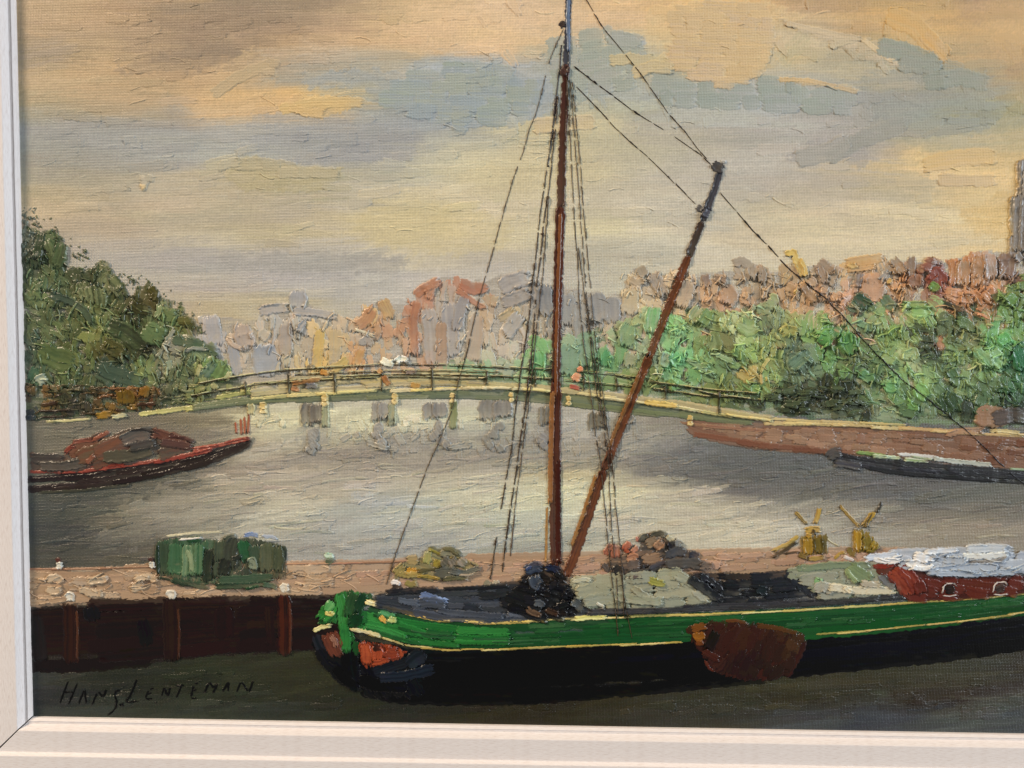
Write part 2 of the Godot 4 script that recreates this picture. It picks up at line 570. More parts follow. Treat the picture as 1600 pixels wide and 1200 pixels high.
# ---------------------------------------------------------------- thin paint: sky and water
func paint_ground() -> void:
	gw = int((X1 - X0) / CELL) + 1
	gh = int((Y1 - Y0) / CELL) + 1
	hue.resize(gw * gh)
	body.resize(gw * gh + 2)
	body.fill(0.0)
	var sky := spots_of("60,-60,ac8a62 300,-80,a8865e 600,-70,c49c6a 900,-80,d8ae78 1200,-80,d4a468 1500,-80,c89858 1750,-60,c89858 60,20,b08e64 130,30,b49066 200,15,b08c60 250,50,a48462 300,30,94785a 360,20,8a7256 420,20,90785a 480,15,9c8260 540,20,b0906a 600,20,c4a272 660,15,d2aa74 720,25,dcb27c 800,20,e2bc8c 850,45,dcb480 950,20,d8ae74 1000,15,d8ac70 1060,20,dcae68 1130,15,dcac66 1200,20,d8a862 1270,15,c4986a 1310,30,a88c6c 1350,20,b89058 1400,25,c89c58 1460,20,c4985c 1500,10,b0885c 1560,20,c89c60 60,70,a88a62 65,85,968264 110,80,b4905e 160,100,b89462 190,70,b08e66 240,95,ae8e62 270,70,8e7456 310,60,92785c 330,90,8c7456 380,90,b08c60 400,50,9c805e 450,70,b08e66 500,70,bc966a 560,70,c49c6c 620,70,cea672 680,60,dab27e 740,55,dcb27c 790,70,d4ac78 840,80,d0aa74 900,40,d4ae7c 950,45,b0a48a 1000,60,c4ac7c 1050,70,d8b070 1100,60,d8b070 1150,55,ccac74 1200,50,d8ac6a 1250,40,ccb07c 1290,55,c4ac80 1340,60,a08a68 1380,45,c49a5c 1420,50,e0a850 1460,65,d0a05a 1520,60,c89c5c 1580,70,c89a58 60,120,a88c60 120,125,c49c64 180,130,c0965e 240,120,b49064 290,110,94785a 330,130,a08260 370,130,d0a466 410,120,c09868 450,115,b89872 490,115,a8a08a 540,125,9ca090 600,120,a89e84 640,110,b8a27a 700,110,96a09a 760,115,8c9c9e 800,110,b4a27e 830,95,b8a684 870,100,9ca092 900,90,a0a496 960,75,a0a498 1000,90,c4ac78 1040,110,a8a692 1090,105,d4b072 1140,110,d8b272 1180,95,d4ae70 1200,70,b0a688 1240,85,bcae84 1280,100,b8a478 1320,85,a49e80 1360,95,9c967c 1400,85,8c9280 1440,90,8a8c78 1465,105,9c947c 1490,100,c49c60 1540,90,b8945c 1590,110,b89058 60,165,9c8c68 120,160,a8906a 180,155,b8966a 230,160,a08c6c 280,160,b8966a 330,160,c89c64 380,165,d0a468 430,160,d4a45c 480,160,dcac5c 540,165,d0a868 600,160,a09e88 660,150,8e9c98 730,150,8a9a9c 790,140,8c9c9e 850,140,949e9a 920,130,9ca294 980,130,a4a490 1030,140,98a09a 1080,135,a4a696 1130,145,9ca098 1170,140,94a0a0 1210,135,90989c 1260,140,8e989c 1310,145,8e969a 1340,130,c0a878 1380,130,a89c7c 1420,135,a8967c 1470,135,a89c78 1520,125,8c8c78 1570,135,b8985e 60,200,8e8a74 130,200,8e8c78 200,200,90907e 260,195,928e7c 320,200,8c8e80 380,195,909086 420,190,8e938e 480,190,908f88 540,195,8e928c 600,190,8e9490 660,185,8c9694 720,190,8c9898 790,185,98a098 850,185,b4ac8a 900,190,c0ae80 960,185,b8ac88 1020,180,b0a88c 1080,185,b0a890 1140,180,aca894 1200,180,a4a294 1260,185,a8a090 1310,175,a09890 1360,170,9c9484 1420,180,90907c 1470,175,8e907e 1520,180,8a8c74 1580,175,a0905e 60,240,928866 130,240,968c70 200,235,949080 260,240,9a9280 320,240,9c9886 380,245,a89a6e 430,255,b09e66 490,260,a89a74 540,240,948e82 600,230,968e82 650,225,9c968a 700,225,b4aa88 760,220,b8ae8c 820,215,b8a87c 870,210,c4ae78 930,215,bcaa7c 990,220,b8aa80 1050,225,b4a688 1110,225,aca08c 1160,230,a49c8c 1220,220,aea490 1280,225,aca08c 1330,220,a09488 1390,215,9a8c74 1440,215,a09270 1500,220,a89868 1560,225,c0a060 60,285,8e8468 120,285,98886a 180,290,a08c6c 240,280,a29478 300,285,a89878 360,275,b49c68 420,280,b49e68 490,285,ae9c6e 550,280,a0947c 600,275,a09882 660,270,b4a884 720,265,beb088 780,265,bcac7c 830,260,c0aa74 900,255,c0ac78 960,260,bcaa80 1020,265,b4a684 1080,265,aa9e8c 1140,270,a89c86 1200,270,aa9e8c 1250,265,a29890 1300,265,a4967c 1350,260,c0a064 1400,260,d0a860 1450,255,d8b068 1510,250,dcb068 1560,260,d8ac60 80,330,b4945e 140,335,a89068 200,330,b09870 260,325,b49a70 320,330,b49e74 380,325,b4a070 420,330,c0a66c 460,315,a89a86 520,310,a89a84 580,305,a09888 640,325,c4ac70 700,330,ccb070 760,335,c4ae7c 820,325,c4ac7c 880,320,bcaa80 940,315,b8a880 1000,320,b8a884 1060,320,b8a888 1120,320,b0a488 1180,320,b4a27c 1240,310,bca274 1290,310,b89e78 1340,325,b09c78 1390,310,b49c70 1440,315,c0a468 1500,310,d4ac64 1560,310,dcac54 110,375,a08c70 170,375,ac9470 230,370,b09a70 290,370,b49c70 350,370,b09a70 410,380,bca26c 470,380,b49e70 530,375,b8a074 590,365,ccb06c 650,365,d0b46c 710,360,ccb070 770,370,c0aa78 830,365,c4ae78 890,360,c8b070 950,355,c4b074 1010,360,c0ae84 1060,365,bcaa84 1110,370,c0a878 1160,375,c4aa74 1210,370,c4a874 1260,355,c8ac74 1310,360,c4a870 1370,360,c0a46c 1430,350,c8aa6c 1490,350,d0ac60 1550,350,d8a84c 130,410,9c9078 200,405,a09480 260,405,a0968a 330,405,a09688 400,405,a49684 460,405,9c9284 520,405,a09684 580,395,a89a84 640,395,b8a47c 700,395,bca880 760,400,b4a48c 820,405,b0a288 900,400,b8a67c 960,395,b8aa84 1020,395,bcac88 1080,400,bcaa80 1130,400,b8a884 1200,395,c0a878 1260,390,c8ac78 1320,390,c8ac74 1380,385,c8ac74 1430,385,c8a86c 1500,375,ccac70 1550,375,d4a650 220,450,a49278 280,445,a4967c 340,440,a49484 400,445,a8987c 460,435,a09888 520,440,a89c8c 580,435,aca08c 630,440,b0a48c 680,425,b4a68c 740,425,b8a888 820,420,b0a288 900,430,ac9f88 950,430,b8aa84 300,480,b89a64 380,480,bc9e60 430,470,b49c70 520,470,a8a08c 580,460,a8a08c 640,460,aca08c 560,480,b4a27c 320,470,b0946c 1700,60,c89c58 1700,140,b8945c 1700,200,a89468 1720,280,d0a860 1700,350,d0ac68 1780,380,c8a870")
	var water := spots_of("60,680,66604e 120,675,6a6350 180,680,6c6452 240,660,6c6250 300,650,70664e 350,655,8a7c60 390,640,b8ac84 60,720,5e5a4c 100,720,645c4e 330,700,726a5a 370,690,8a7c66 60,780,464840 110,775,4c4c40 160,770,54544a 220,765,6a6454 280,750,726a5a 330,730,807462 370,725,9c8c74 60,820,3a3c38 90,840,3c3c36 130,830,4a4840 170,815,6c6452 210,800,78705e 260,790,8c8270 310,785,988c76 360,770,a89c82 90,870,46443a 150,870,504c40 200,860,5a5446 240,840,645c4c 290,820,86806e 340,810,98907c 390,800,a89e88 400,640,c4bc94 450,640,c4bc98 480,680,b8b08c 520,645,c8c09c 550,640,ccc49c 560,665,c4bc98 640,640,ccc4a0 650,660,c0b898 730,640,c0bc9a 720,670,b4ae94 400,670,c4b890 430,660,c0b690 460,690,b0a890 500,690,a89e88 540,690,aca284 600,700,8e8474 680,700,9a9080 420,700,a89a80 470,715,948674 540,720,988a76 600,725,8c8070 660,720,9c907c 720,710,948a7a 780,700,8c8474 400,735,9a8c78 450,745,a09480 520,745,a89c84 580,745,ac9e88 640,740,aa9c86 700,745,aca088 760,740,a69c88 410,775,b4a88c 460,780,b4aa90 520,775,b8ac90 570,770,a8a698 620,780,acaa98 680,775,b8b094 730,770,b8b094 780,765,bcb49a 430,805,b0a890 490,800,b0a894 540,800,a8a698 600,800,acaa9c 660,800,b0ac98 720,800,b4ae94 780,800,b8b298 460,835,a29c8c 520,830,9c988c 580,830,a8a498 640,835,a6a498 700,830,a8a490 760,830,a8a494 450,865,8c8678 500,860,948e82 560,860,a09c90 620,860,9c988c 690,850,9c988a 760,860,a09c8c 820,650,a09a84 870,650,a49c88 900,640,aea694 880,670,9c968a 910,680,b0a894 960,650,98907c 1000,650,a09680 1000,690,a8a088 1040,660,847a6c 980,670,948c78 830,700,968e7c 870,710,8c8474 910,705,988e7c 960,710,8a8072 1010,715,787064 1050,700,78746a 1100,700,6c6a62 1150,715,605e58 1090,730,6c6860 1200,720,5c5c56 1250,720,545450 830,745,a89c80 880,735,b4a076 920,740,b4a884 970,735,988e7c 1010,745,807866 1060,750,787264 1110,745,6c685c 1160,745,645f56 1220,745,625e54 1290,750,605850 820,770,c4bc98 900,775,ccc49c 950,770,c4b894 1000,765,beb290 1060,770,a89e88 1110,765,847c6c 1160,765,70685c 1210,765,6a665c 1270,770,645f54 820,815,a8a692 900,810,beb698 960,810,b4ac94 1010,800,beb498 1060,800,b8ac90 1110,795,b4a88e 1160,790,a89c84 1210,795,9a9080 1260,790,88806e 1310,780,787264 830,850,9c9a8a 900,850,a8a48e 940,850,b0a690 1080,840,b4a88c 1130,835,b8ac90 1190,830,b0a48c 1240,820,aca290 1290,815,a49c88 1340,800,8c806e 1390,810,807462 1360,840,98907e 1410,840,8a7c66 1460,820,847862 1510,830,8a7c68 1560,850,8a7c68 1330,750,5c5850 1380,760,585650 1430,760,524e48 1490,770,5c5a50 1540,770,56544c 1590,775,5c584c 1360,785,6e685c 1430,790,6c665a 1500,800,746c5c 1570,800,6e6656 1590,840,847866 1700,780,5c584c 1720,850,847866 1780,820,746c5c 60,1060,3a3c38 100,1050,32301e 150,1055,2c2e1e 220,1050,2a2c20 300,1040,2c301c 380,1030,2e301e 440,1030,30301e 470,1060,2e2e1a 500,1075,33331e 80,1090,2c2e2e 150,1090,292b24 230,1085,2b2d20 320,1080,2e3020 400,1080,2c2e1c 460,1095,2c2c18 530,1100,2a2a18 100,1110,343830 200,1108,343a2c 300,1110,33382a 420,1112,30362a 520,1115,282c20 620,1110,22241a 700,1110,262416 780,1115,2a2614 850,1110,2c2612 920,1115,322e1a 900,1095,30280e 980,1100,342c14 1050,1110,38362a 1000,1120,363426 1100,1100,33301e 1160,1090,3a3826 1170,1120,3a382c 1220,1090,322a14 1240,1075,383618 1290,1065,3c3824 1330,1085,2a2414 1300,1110,3a3628 1360,1070,33301c 1400,1060,36341e 1390,1085,302614 1440,1090,33281a 1480,1060,3c3822 1540,1050,403e2a 1500,1090,2e2014 1570,1080,3a3026 1590,1060,30261a 1350,1095,4a4c44 1380,1120,3c4248 1440,1115,3e4240 1330,1130,333a48 1490,1125,424844 1520,1115,585c50 1560,1110,545848 1590,1100,4c504a 1590,1130,343c40 1230,1130,3a3c38 1280,1130,3c4446 1650,1080,3a362a 1700,1040,302a1c 1750,1110,484c44")
	# first lay-in from the listed colours, then worked over with the brush
	var step := 10
	var cw := gw / step + 2
	var ch := gh / step + 2
	var lay := PackedVector3Array()
	lay.resize(cw * ch)
	var spots := []
	for s in sky:
		var cool: float = 0.5 if s[1] > 165.0 and s[1] < 265.0 and s[0] < 700.0 else 1.0
		spots.append([pos(s[0], s[1]), vec(s[2], cool * 0.78 - 0.2 * smoothstep(180.0, 380.0, s[1]), 1.08 + 0.07 * smoothstep(120.0, 380.0, s[1]))])
	var n_sky := spots.size()
	for s in water:
		spots.append([pos(s[0], s[1]), vec(s[2], 0.92, 1.11 if s[1] < 900.0 else 0.96)])
	var split := pos(800, 630).y
	for y in ch:
		for x in cw:
			var p := Vector2(X0 + x * step * CELL, Y1 - y * step * CELL)
			var lo := 0 if p.y > split else n_sky
			var hi := n_sky if p.y > split else spots.size()
			var sum := Vector3.ZERO
			var tot := 0.0
			for i in range(lo, hi):
				var q: Vector2 = spots[i][0]
				var d := Vector2((q.x - p.x) * 0.7, (q.y - p.y) * 1.25).length_squared() + 40.0
				var w := 1.0 / (d * d * d * d)
				sum += (spots[i][1] as Vector3) * w
				tot += w
			lay[y * cw + x] = sum / tot
	for y in gh:
		var fy := float(y) / step
		var iy := int(fy)
		for x in gw:
			var fx := float(x) / step
			var ix := int(fx)
			var a := lay[iy * cw + ix].lerp(lay[iy * cw + ix + 1], fx - ix)
			var b := lay[(iy + 1) * cw + ix].lerp(lay[(iy + 1) * cw + ix + 1], fx - ix)
			hue[y * gw + x] = a.lerp(b, fy - iy)
	# brush work over the lay-in
	var seen := hue.duplicate()
	for i in 6500:
		var gx := rng.randi() % gw
		var gy := rng.randi() % gh
		var is_sky := Y1 - gy * CELL > split
		var len := rng.randf_range(14.0, 60.0) if is_sky else rng.randf_range(14.0, 48.0)
		var wid := rng.randf_range(3.0, 11.0) if is_sky else rng.randf_range(2.5, 8.0)
		var c: Vector3 = seen[gy * gw + gx]
		var shade := 1.0 + rng.randf_range(-0.09, 0.09)
		c = c * shade + Vector3(rng.randf_range(-0.012, 0.012), 0.0, rng.randf_range(-0.02, 0.02))
		var ang := rng.randf_range(-0.12, 0.10)
		if not is_sky:
			ang = rng.randf_range(-0.3, 0.06)
			wid *= 0.6
			c *= 1.0 + rng.randf_range(-0.07, 0.07)
			c *= 1.0 + (rng.randf_range(-0.04, 0.04) if Y1 - gy * CELL > -400.0 else rng.randf_range(-0.2, 0.2))
		if is_sky and rng.randf() < 0.18:
			ang = rng.randf_range(-0.9, 0.7)
			len *= 0.5
		dab(gx, gy, ang, len, wid, c, rng.randf_range(0.35, 0.9), 0.35)
	cloud_edges()
	water_marks()
	# fine furrows of a stiff brush and specks of dry paint
	for i in 900:
		var p := pos(rng.randf_range(40, 1750), rng.randf_range(-60, 640))
		scratch(p, rng.randf_range(6, 70), rng.randf_range(-0.08, 0.10), rng.randf_range(-0.9, 1.0))
	for i in 420:
		var p := pos(rng.randf_range(60, 1700), rng.randf_range(640, 880))
		scratch(p, rng.randf_range(8, 50), rng.randf_range(-0.05, 0.2), rng.randf_range(-0.4, 0.8))
	for i in 120:
		var p := pos(rng.randf_range(60, 1700), rng.randf_range(1030, 1130))
		scratch(p, rng.randf_range(6, 40), rng.randf_range(-0.05, 0.25), rng.randf_range(0.2, 0.8))
	underpaint()
	for i in hue.size():
		hue[i] *= 1.0 + rng.randf_range(-0.035, 0.035)
	sheets(split)

# flat first coat under the thick paint
func underpaint() -> void:
	patch([300, 515, 318, 492, 350, 497, 400, 500, 455, 477, 482, 477, 555, 500, 590, 468, 640, 480, 690, 434, 770, 440, 780, 428, 870, 450, 970, 460, 990, 420, 1045, 432, 1140, 424, 1205, 425, 1315, 406, 1480, 410, 1540, 392, 1800, 384, 1800, 540, 900, 570, 700, 600, 400, 600, 300, 575], "a89880", 0.95, 2.0, 0.0)
	patch([36, 352, 90, 376, 106, 424, 155, 416, 200, 464, 240, 450, 300, 500, 368, 585, 400, 615, 240, 642, 40, 658], "4a5430", 0.95, 3.0, 0.0)
	patch([700, 562, 810, 562, 840, 530, 965, 505, 1010, 480, 1160, 484, 1260, 502, 1340, 474, 1520, 474, 1600, 436, 1800, 426, 1800, 668, 1400, 664, 1120, 640, 960, 612, 700, 598], "68804a", 0.95, 3.0, 0.0)
	patch([1090, 654, 1200, 662, 1600, 682, 1800, 692, 1800, 750, 1600, 735, 1300, 709, 1200, 702, 1120, 686], "906448", 0.7, 2.0, 0.0)
	patch([40, 890, 440, 880, 860, 866, 1420, 856, 1420, 890, 860, 920, 40, 948], "a8865f", 0.95, 2.0, 0.0)
	patch([40, 946, 560, 930, 560, 1012, 380, 1022, 130, 1046, 40, 1046], "20120e", 0.98, 2.0, 0.0)
	patch([575, 936, 680, 920, 900, 905, 1800, 870, 1800, 905, 1600, 930, 950, 966, 760, 974, 640, 960], "34363a", 0.95, 2.0, 0.0)
	patch([560, 950, 680, 968, 950, 966, 1600, 928, 1800, 905, 1800, 935, 1270, 996, 800, 1014, 640, 1008, 556, 984], "145030", 0.98, 1.0, 0.0)
	patch([500, 1000, 560, 1000, 650, 1012, 800, 1012, 1270, 994, 1800, 935, 1800, 985, 1270, 1052, 950, 1086, 720, 1098, 600, 1093, 540, 1066, 500, 1030], "080808", 0.98, 2.0, 0.0)

func vec(h: String, keep := 0.70, gain := 1.06) -> Vector3:
	var c := Color.html(h)
	if c.b > c.r * 0.95:
		keep *= 0.55
		gain *= 1.03
	c = muted(c, keep, gain)
	return Vector3(c.r, c.g, c.b)

func dab(gx: float, gy: float, ang: float, len: float, wid: float, c: Vector3, alpha: float, soft: float) -> void:
	var ca := cos(ang)
	var sa := sin(ang)
	var hx := int(absf(ca) * len + absf(sa) * wid) + 1
	var hy := int(absf(sa) * len + absf(ca) * wid) + 1
	var tuft := PackedFloat32Array()
	for i in 18:
		tuft.append(rng.randf_range(0.25, 1.0))
	var x0 := maxi(int(gx) - hx, 0)
	var x1 := mini(int(gx) + hx, gw - 1)
	for y in range(maxi(int(gy) - hy, 0), mini(int(gy) + hy, gh - 1) + 1):
		for x in range(x0, x1 + 1):
			var dx := x - gx
			var dy := y - gy
			var s := absf(dx * ca + dy * sa) / len
			var t := (-dx * sa + dy * ca) / wid
			if s >= 1.0 or absf(t) >= 1.0:
				continue
			var b := tuft[int((t + 1.0) * 8.99)]
			var a := alpha * minf(1.0, (1.0 - s) / soft) * minf(1.0, (1.0 - absf(t)) / soft) * (0.12 + 0.88 * b * b)
			var i := y * gw + x
			hue[i] = hue[i].lerp(c, a)
			body[i] += (b * 0.5 - body[i]) * a * 0.8

# a patch of colour with a worked, uneven outline and a slight ridge along it
func patch(pts: Array, hex: String, alpha: float, rough := 5.0, ridge := 0.5) -> void:
	var shape := PackedVector2Array()
	var box := Rect2()
	for i in range(0, pts.size() - 1, 2):
		var p := pos(pts[i], pts[i + 1])
		p = Vector2((p.x - X0) / CELL, (Y1 - p.y) / CELL)
		if shape.is_empty():
			box = Rect2(p, Vector2.ZERO)
		box = box.expand(p)
		shape.append(p)
	var c := vec(hex)
	for y in range(maxi(int(box.position.y) - 3, 0), mini(int(box.end.y) + 4, gh - 1)):
		for x in range(maxi(int(box.position.x) - 3, 0), mini(int(box.end.x) + 4, gw - 1)):
			var wx := wob.get_noise_2d(x * 5.0, y * 7.0) * rough + wob.get_noise_2d(x * 22.0, y * 26.0) * rough * 0.35
			var wy := wob.get_noise_2d(x * 5.0 + 900.0, y * 7.0) * rough * 0.8
			if Geometry2D.is_point_in_polygon(Vector2(x + wx, y + wy), shape):
				var i := y * gw + x
				var g := alpha * clampf(0.8 + 0.9 * wob.get_noise_2d(x * 1.6, y * 9.0), 0.1, 1.0)
				hue[i] = hue[i].lerp(c, g)
				body[i] += ridge

func rub(pts: Array, w: float, hex: String, alpha: float, soft := 0.8) -> void:
	# soft rubbed stroke along a path
	var line := PackedVector2Array()
	for i in range(0, pts.size() - 1, 2):
		var p := pos(pts[i], pts[i + 1])
		line.append(Vector2((p.x - X0) / CELL, (Y1 - p.y) / CELL))
	for i in line.size() - 1:
		var d := line[i + 1] - line[i]
		dab((line[i].x + line[i + 1].x) * 0.5, (line[i].y + line[i + 1].y) * 0.5, d.angle(), d.length() * 0.5 + w * 0.3, w * 0.5 / CELL * 1.4, vec(hex), alpha, soft)

func scratch(p: Vector2, len: float, ang: float, up: float) -> void:
	var q := Vector2((p.x - X0) / CELL, (Y1 - p.y) / CELL)
	var d := Vector2(cos(ang), sin(ang))
	for i in int(len / CELL):
		q += d
		ang += rng.randf_range(-0.03, 0.03)
		var x := int(q.x)
		var y := int(q.y)
		if x < 1 or y < 1 or x >= gw - 1 or y >= gh - 1:
			return
		body[y * gw + x] += up * (0.6 + 0.5 * wob.get_noise_1d(i * 9.0 + p.x))

func cloud_edges() -> void:
	patch([1010, 20, 1060, 5, 1200, 0, 1260, 30, 1200, 45, 1195, 112, 1170, 128, 1140, 134, 1100, 126, 1060, 113, 1030, 92, 1040, 70, 1015, 50], "dab270", 0.74, 4.0, 0.5)
	patch([945, 48, 1005, 55, 1010, 70, 975, 78, 950, 72], "a4a69c", 0.90, 1.6, 0.3)
	patch([950, 85, 985, 78, 1060, 90, 1055, 112, 1010, 125, 990, 122, 1000, 105], "c8b078", 0.68, 3.2, 0.3)
	patch([1210, 28, 1300, 52, 1345, 62, 1400, 95, 1440, 112, 1360, 95, 1310, 72, 1240, 45], "ccae80", 0.88, 1.6, 0.9)
	patch([1215, 125, 1262, 122, 1275, 132, 1325, 134, 1345, 146, 1310, 137, 1260, 134], "d0aa6c", 0.90, 1.6, 1.0)
	patch([1370, 66, 1410, 68, 1440, 82, 1470, 90, 1474, 108, 1430, 112, 1395, 92], "868e7c", 0.81, 3.2, 0.3)
	patch([1375, 15, 1440, 25, 1460, 60, 1475, 85, 1430, 75, 1395, 60], "dca654", 0.61, 4.0, 0.4)
	patch([470, 118, 560, 108, 650, 110, 720, 104, 760, 104, 800, 108, 840, 112, 870, 150, 860, 190, 700, 200, 620, 165, 560, 135, 480, 140], "8e9a98", 0.57, 4.8, 0.3)
	patch([432, 168, 470, 150, 540, 150, 580, 160, 540, 172, 520, 180, 500, 186, 480, 174], "dcac5c", 0.81, 2.4, 0.4)
	patch([395, 178, 440, 175, 560, 188, 620, 200, 660, 225, 620, 250, 480, 255, 400, 245, 380, 210], "918f8a", 0.47, 5.6, 0.2)
	patch([355, 250, 400, 244, 430, 256, 535, 262, 538, 275, 500, 300, 380, 298, 350, 275], "b4a06a", 0.74, 2.4, 0.5)
	patch([310, 150, 335, 112, 400, 72, 430, 120, 420, 172, 370, 172, 330, 162], "cca266", 0.54, 4.8, 0.3)
	patch([170, 105, 260, 82, 400, 50, 400, 78, 300, 112, 200, 115], "8c7458", 0.41, 5.6, 0.2)
	patch([1290, 215, 1325, 216, 1370, 250, 1340, 262, 1290, 240, 1230, 250, 1240, 230], "9c9288", 0.54, 4.0, 0.3)
	patch([1350, 118, 1420, 112, 1540, 112, 1552, 135, 1545, 205, 1450, 215, 1380, 190, 1340, 160], "8c8e82", 0.45, 5.6, 0.2)
	patch([1500, 330, 1560, 300, 1582, 300, 1582, 382, 1540, 370, 1510, 350], "d8a44a", 0.47, 4.8, 0.2)
	patch([590, 305, 660, 318, 760, 330, 800, 345, 790, 395, 690, 400, 600, 385, 540, 370, 560, 340], "ccb270", 0.41, 5.6, 0.2)
	patch([350, 395, 440, 392, 560, 395, 640, 402, 620, 425, 420, 425, 340, 415], "989084", 0.47, 4.8, 0.2)
	patch([218, 288, 229, 287, 230, 296, 221, 298], "d8b06c", 0.90, 0.8, 2.0)
	patch([825, 185, 845, 180, 930, 178, 940, 195, 920, 218, 830, 220], "c8b27c", 0.61, 3.2, 0.3)

func water_marks() -> void:
	# dark reflections under the boats and the far bank, light where the sky is mirrored
	for x in [490, 594, 690, 775, 850, 940, 985]:
		patch([x - 18, 660, x + 20, 658, x + 28, 690, x + 10, 715, x - 20, 712, x - 26, 690], "8c8476", 0.5, 6.0, 0.2)
	patch([430, 705, 560, 698, 700, 695, 780, 710, 700, 735, 560, 735, 440, 722], "8c806e", 0.4, 6.0, 0.2)
	patch([1000, 700, 1120, 690, 1300, 712, 1420, 745, 1330, 775, 1180, 752, 1080, 760, 1010, 735], "605e58", 0.38, 7.0, 0.2)
	patch([45, 770, 200, 755, 330, 722, 300, 745, 200, 782, 120, 830, 60, 860, 44, 860], "46463c", 0.5, 8.0, 0.2)
	patch([140, 850, 200, 800, 300, 780, 400, 770, 400, 800, 280, 830, 200, 860], "98907c", 0.25, 8.0, 0.2)
	patch([800, 745, 860, 750, 862, 800, 806, 800], "c8c09c", 0.5, 3.0, 0.2)
	patch([880, 745, 935, 760, 920, 800, 880, 790], "ccc4a0", 0.45, 4.0, 0.2)
	patch([545, 770, 600, 768, 640, 790, 560, 800], "a4a8a6", 0.5, 5.0, 0.1)
	for a in [[420, 660, 470, 652, 0.8], [410, 670, 480, 660, 0.9], [640, 770, 800, 745, 0.6], [450, 760, 530, 748, 0.8], [700, 735, 780, 725, 0.7], [1090, 785, 1130, 783, 0.9], [1120, 805, 1160, 806, 0.8], [1135, 852, 1190, 855, 0.8], [1180, 818, 1230, 822, 0.7], [1205, 745, 1270, 747, 0.8], [1240, 715, 1330, 745, 0.9], [1270, 760, 1330, 766, 0.8], [250, 824, 340, 818, 1.0], [225, 842, 300, 836, 1.0], [1540, 1105, 1600, 1098, 0.8], [1180, 1104, 1230, 1098, 1.0]]:
		var p := pos(a[0], a[1])
		var q := pos(a[2], a[3])
		scratch(p, p.distance_to(q), -(q - p).angle(), a[4])

func sheets(split: float) -> void:
	var row := int((Y1 - split) / CELL)
	skin.resize(gw * gh + 2)
	for half in 2:
		var coat := Coat.new()
		var r0 := 0 if half == 0 else row
		var r1 := row if half == 0 else gh - 1
		for y in range(r0, r1 + 1):
			for x in gw:
				var i := y * gw + x
				coat.v.append(Vector3(X0 + x * CELL, Y1 - y * CELL, body[i]) * U)
				var h := hue[i]
				var c := Color(clampf(h.x, 0, 1), clampf(h.y, 0, 1), clampf(h.z, 0, 1)).srgb_to_linear()
				c = Color(minf(c.r / SEEN.x, 0.92), minf(c.g / SEEN.y, 0.92), minf(c.b / SEEN.z, 0.92))
				coat.c.append(c)
				skin[i] = c
				var dx := body[y * gw + mini(x + 1, gw - 1)] - body[y * gw + maxi(x - 1, 0)]
				var dy := body[mini(y + 1, gh - 1) * gw + x] - body[maxi(y - 1, 0) * gw + x]
				coat.n.append(Vector3(-dx, dy, 2.0 * CELL).normalized())
		for y in r1 - r0:
			for x in gw - 1:
				var a := y * gw + x
				coat.ix.append_array([a, a + 1, a + gw, a + 1, a + gw + 1, a + gw])
		tris += coat.ix.size() / 3
		var o := part("painted_sky" if half == 0 else "painted_water", null, painting, "thin warm grey and peach cloud paint over visible linen weave" if half == 0 else "thin grey brown water paint with horizontal brush lines")
		o.mesh = mesh_of(coat, thin_mat)
		sheet_parts.append(o)

func brush_over() -> void:
	var c := Coat.new()
	wet = 1.15
	work_over(c, [48, -90, 1780, -90, 1780, 400, 1000, 430, 640, 440, 320, 480, 230, 440, 120, 390, 60, 330], 340, 70.0, 15.0, -3.0, 9.0, 0.18, 0.32, 0.05)
	work_over(c, [700, -60, 1780, -60, 1780, 230, 700, 230], 110, 38.0, 16.0, 30.0, 70.0, 0.2, 0.5, 0.06)
	cloud_strokes(c)
	wet = 1.2
	work_over(c, [48, 20, 820, 20, 820, 330, 60, 330], 120, 54.0, 14.0, -4.0, 12.0, 0.12, 0.25, 0.03)
	wet = 1.15
	o_brush(c, 0)
	c = Coat.new()
	work_over(c, [50, 660, 300, 650, 400, 640, 1000, 655, 1300, 715, 1780, 760, 1780, 850, 1200, 850, 500, 872, 50, 885], 560, 52.0, 10.0, -7.0, 10.0, 0.22, 0.6, 0.12)
	work_over(c, [400, 640, 1000, 650, 1000, 720, 400, 720], 120, 24.0, 12.0, 80.0, 25.0, 0.25, 0.7, 0.1)
	work_over(c, [50, 665, 300, 655, 400, 700, 1000, 700, 1300, 725, 1780, 765, 1780, 850, 1200, 850, 500, 868, 50, 880], 260, 70.0, 6.0, -5.0, 8.0, 0.2, 0.5, 0.24)
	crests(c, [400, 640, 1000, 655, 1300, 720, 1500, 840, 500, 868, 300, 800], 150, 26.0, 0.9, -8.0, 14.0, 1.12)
	work_over(c, [60, 1050, 480, 1040, 560, 1095, 900, 1098, 1250, 1068, 1780, 1000, 1780, 1128, 60, 1112], 190, 60.0, 12.0, -5.0, 9.0, 0.2, 0.45, 0.3)
	o_brush(c, 1)
	wet = 0.75

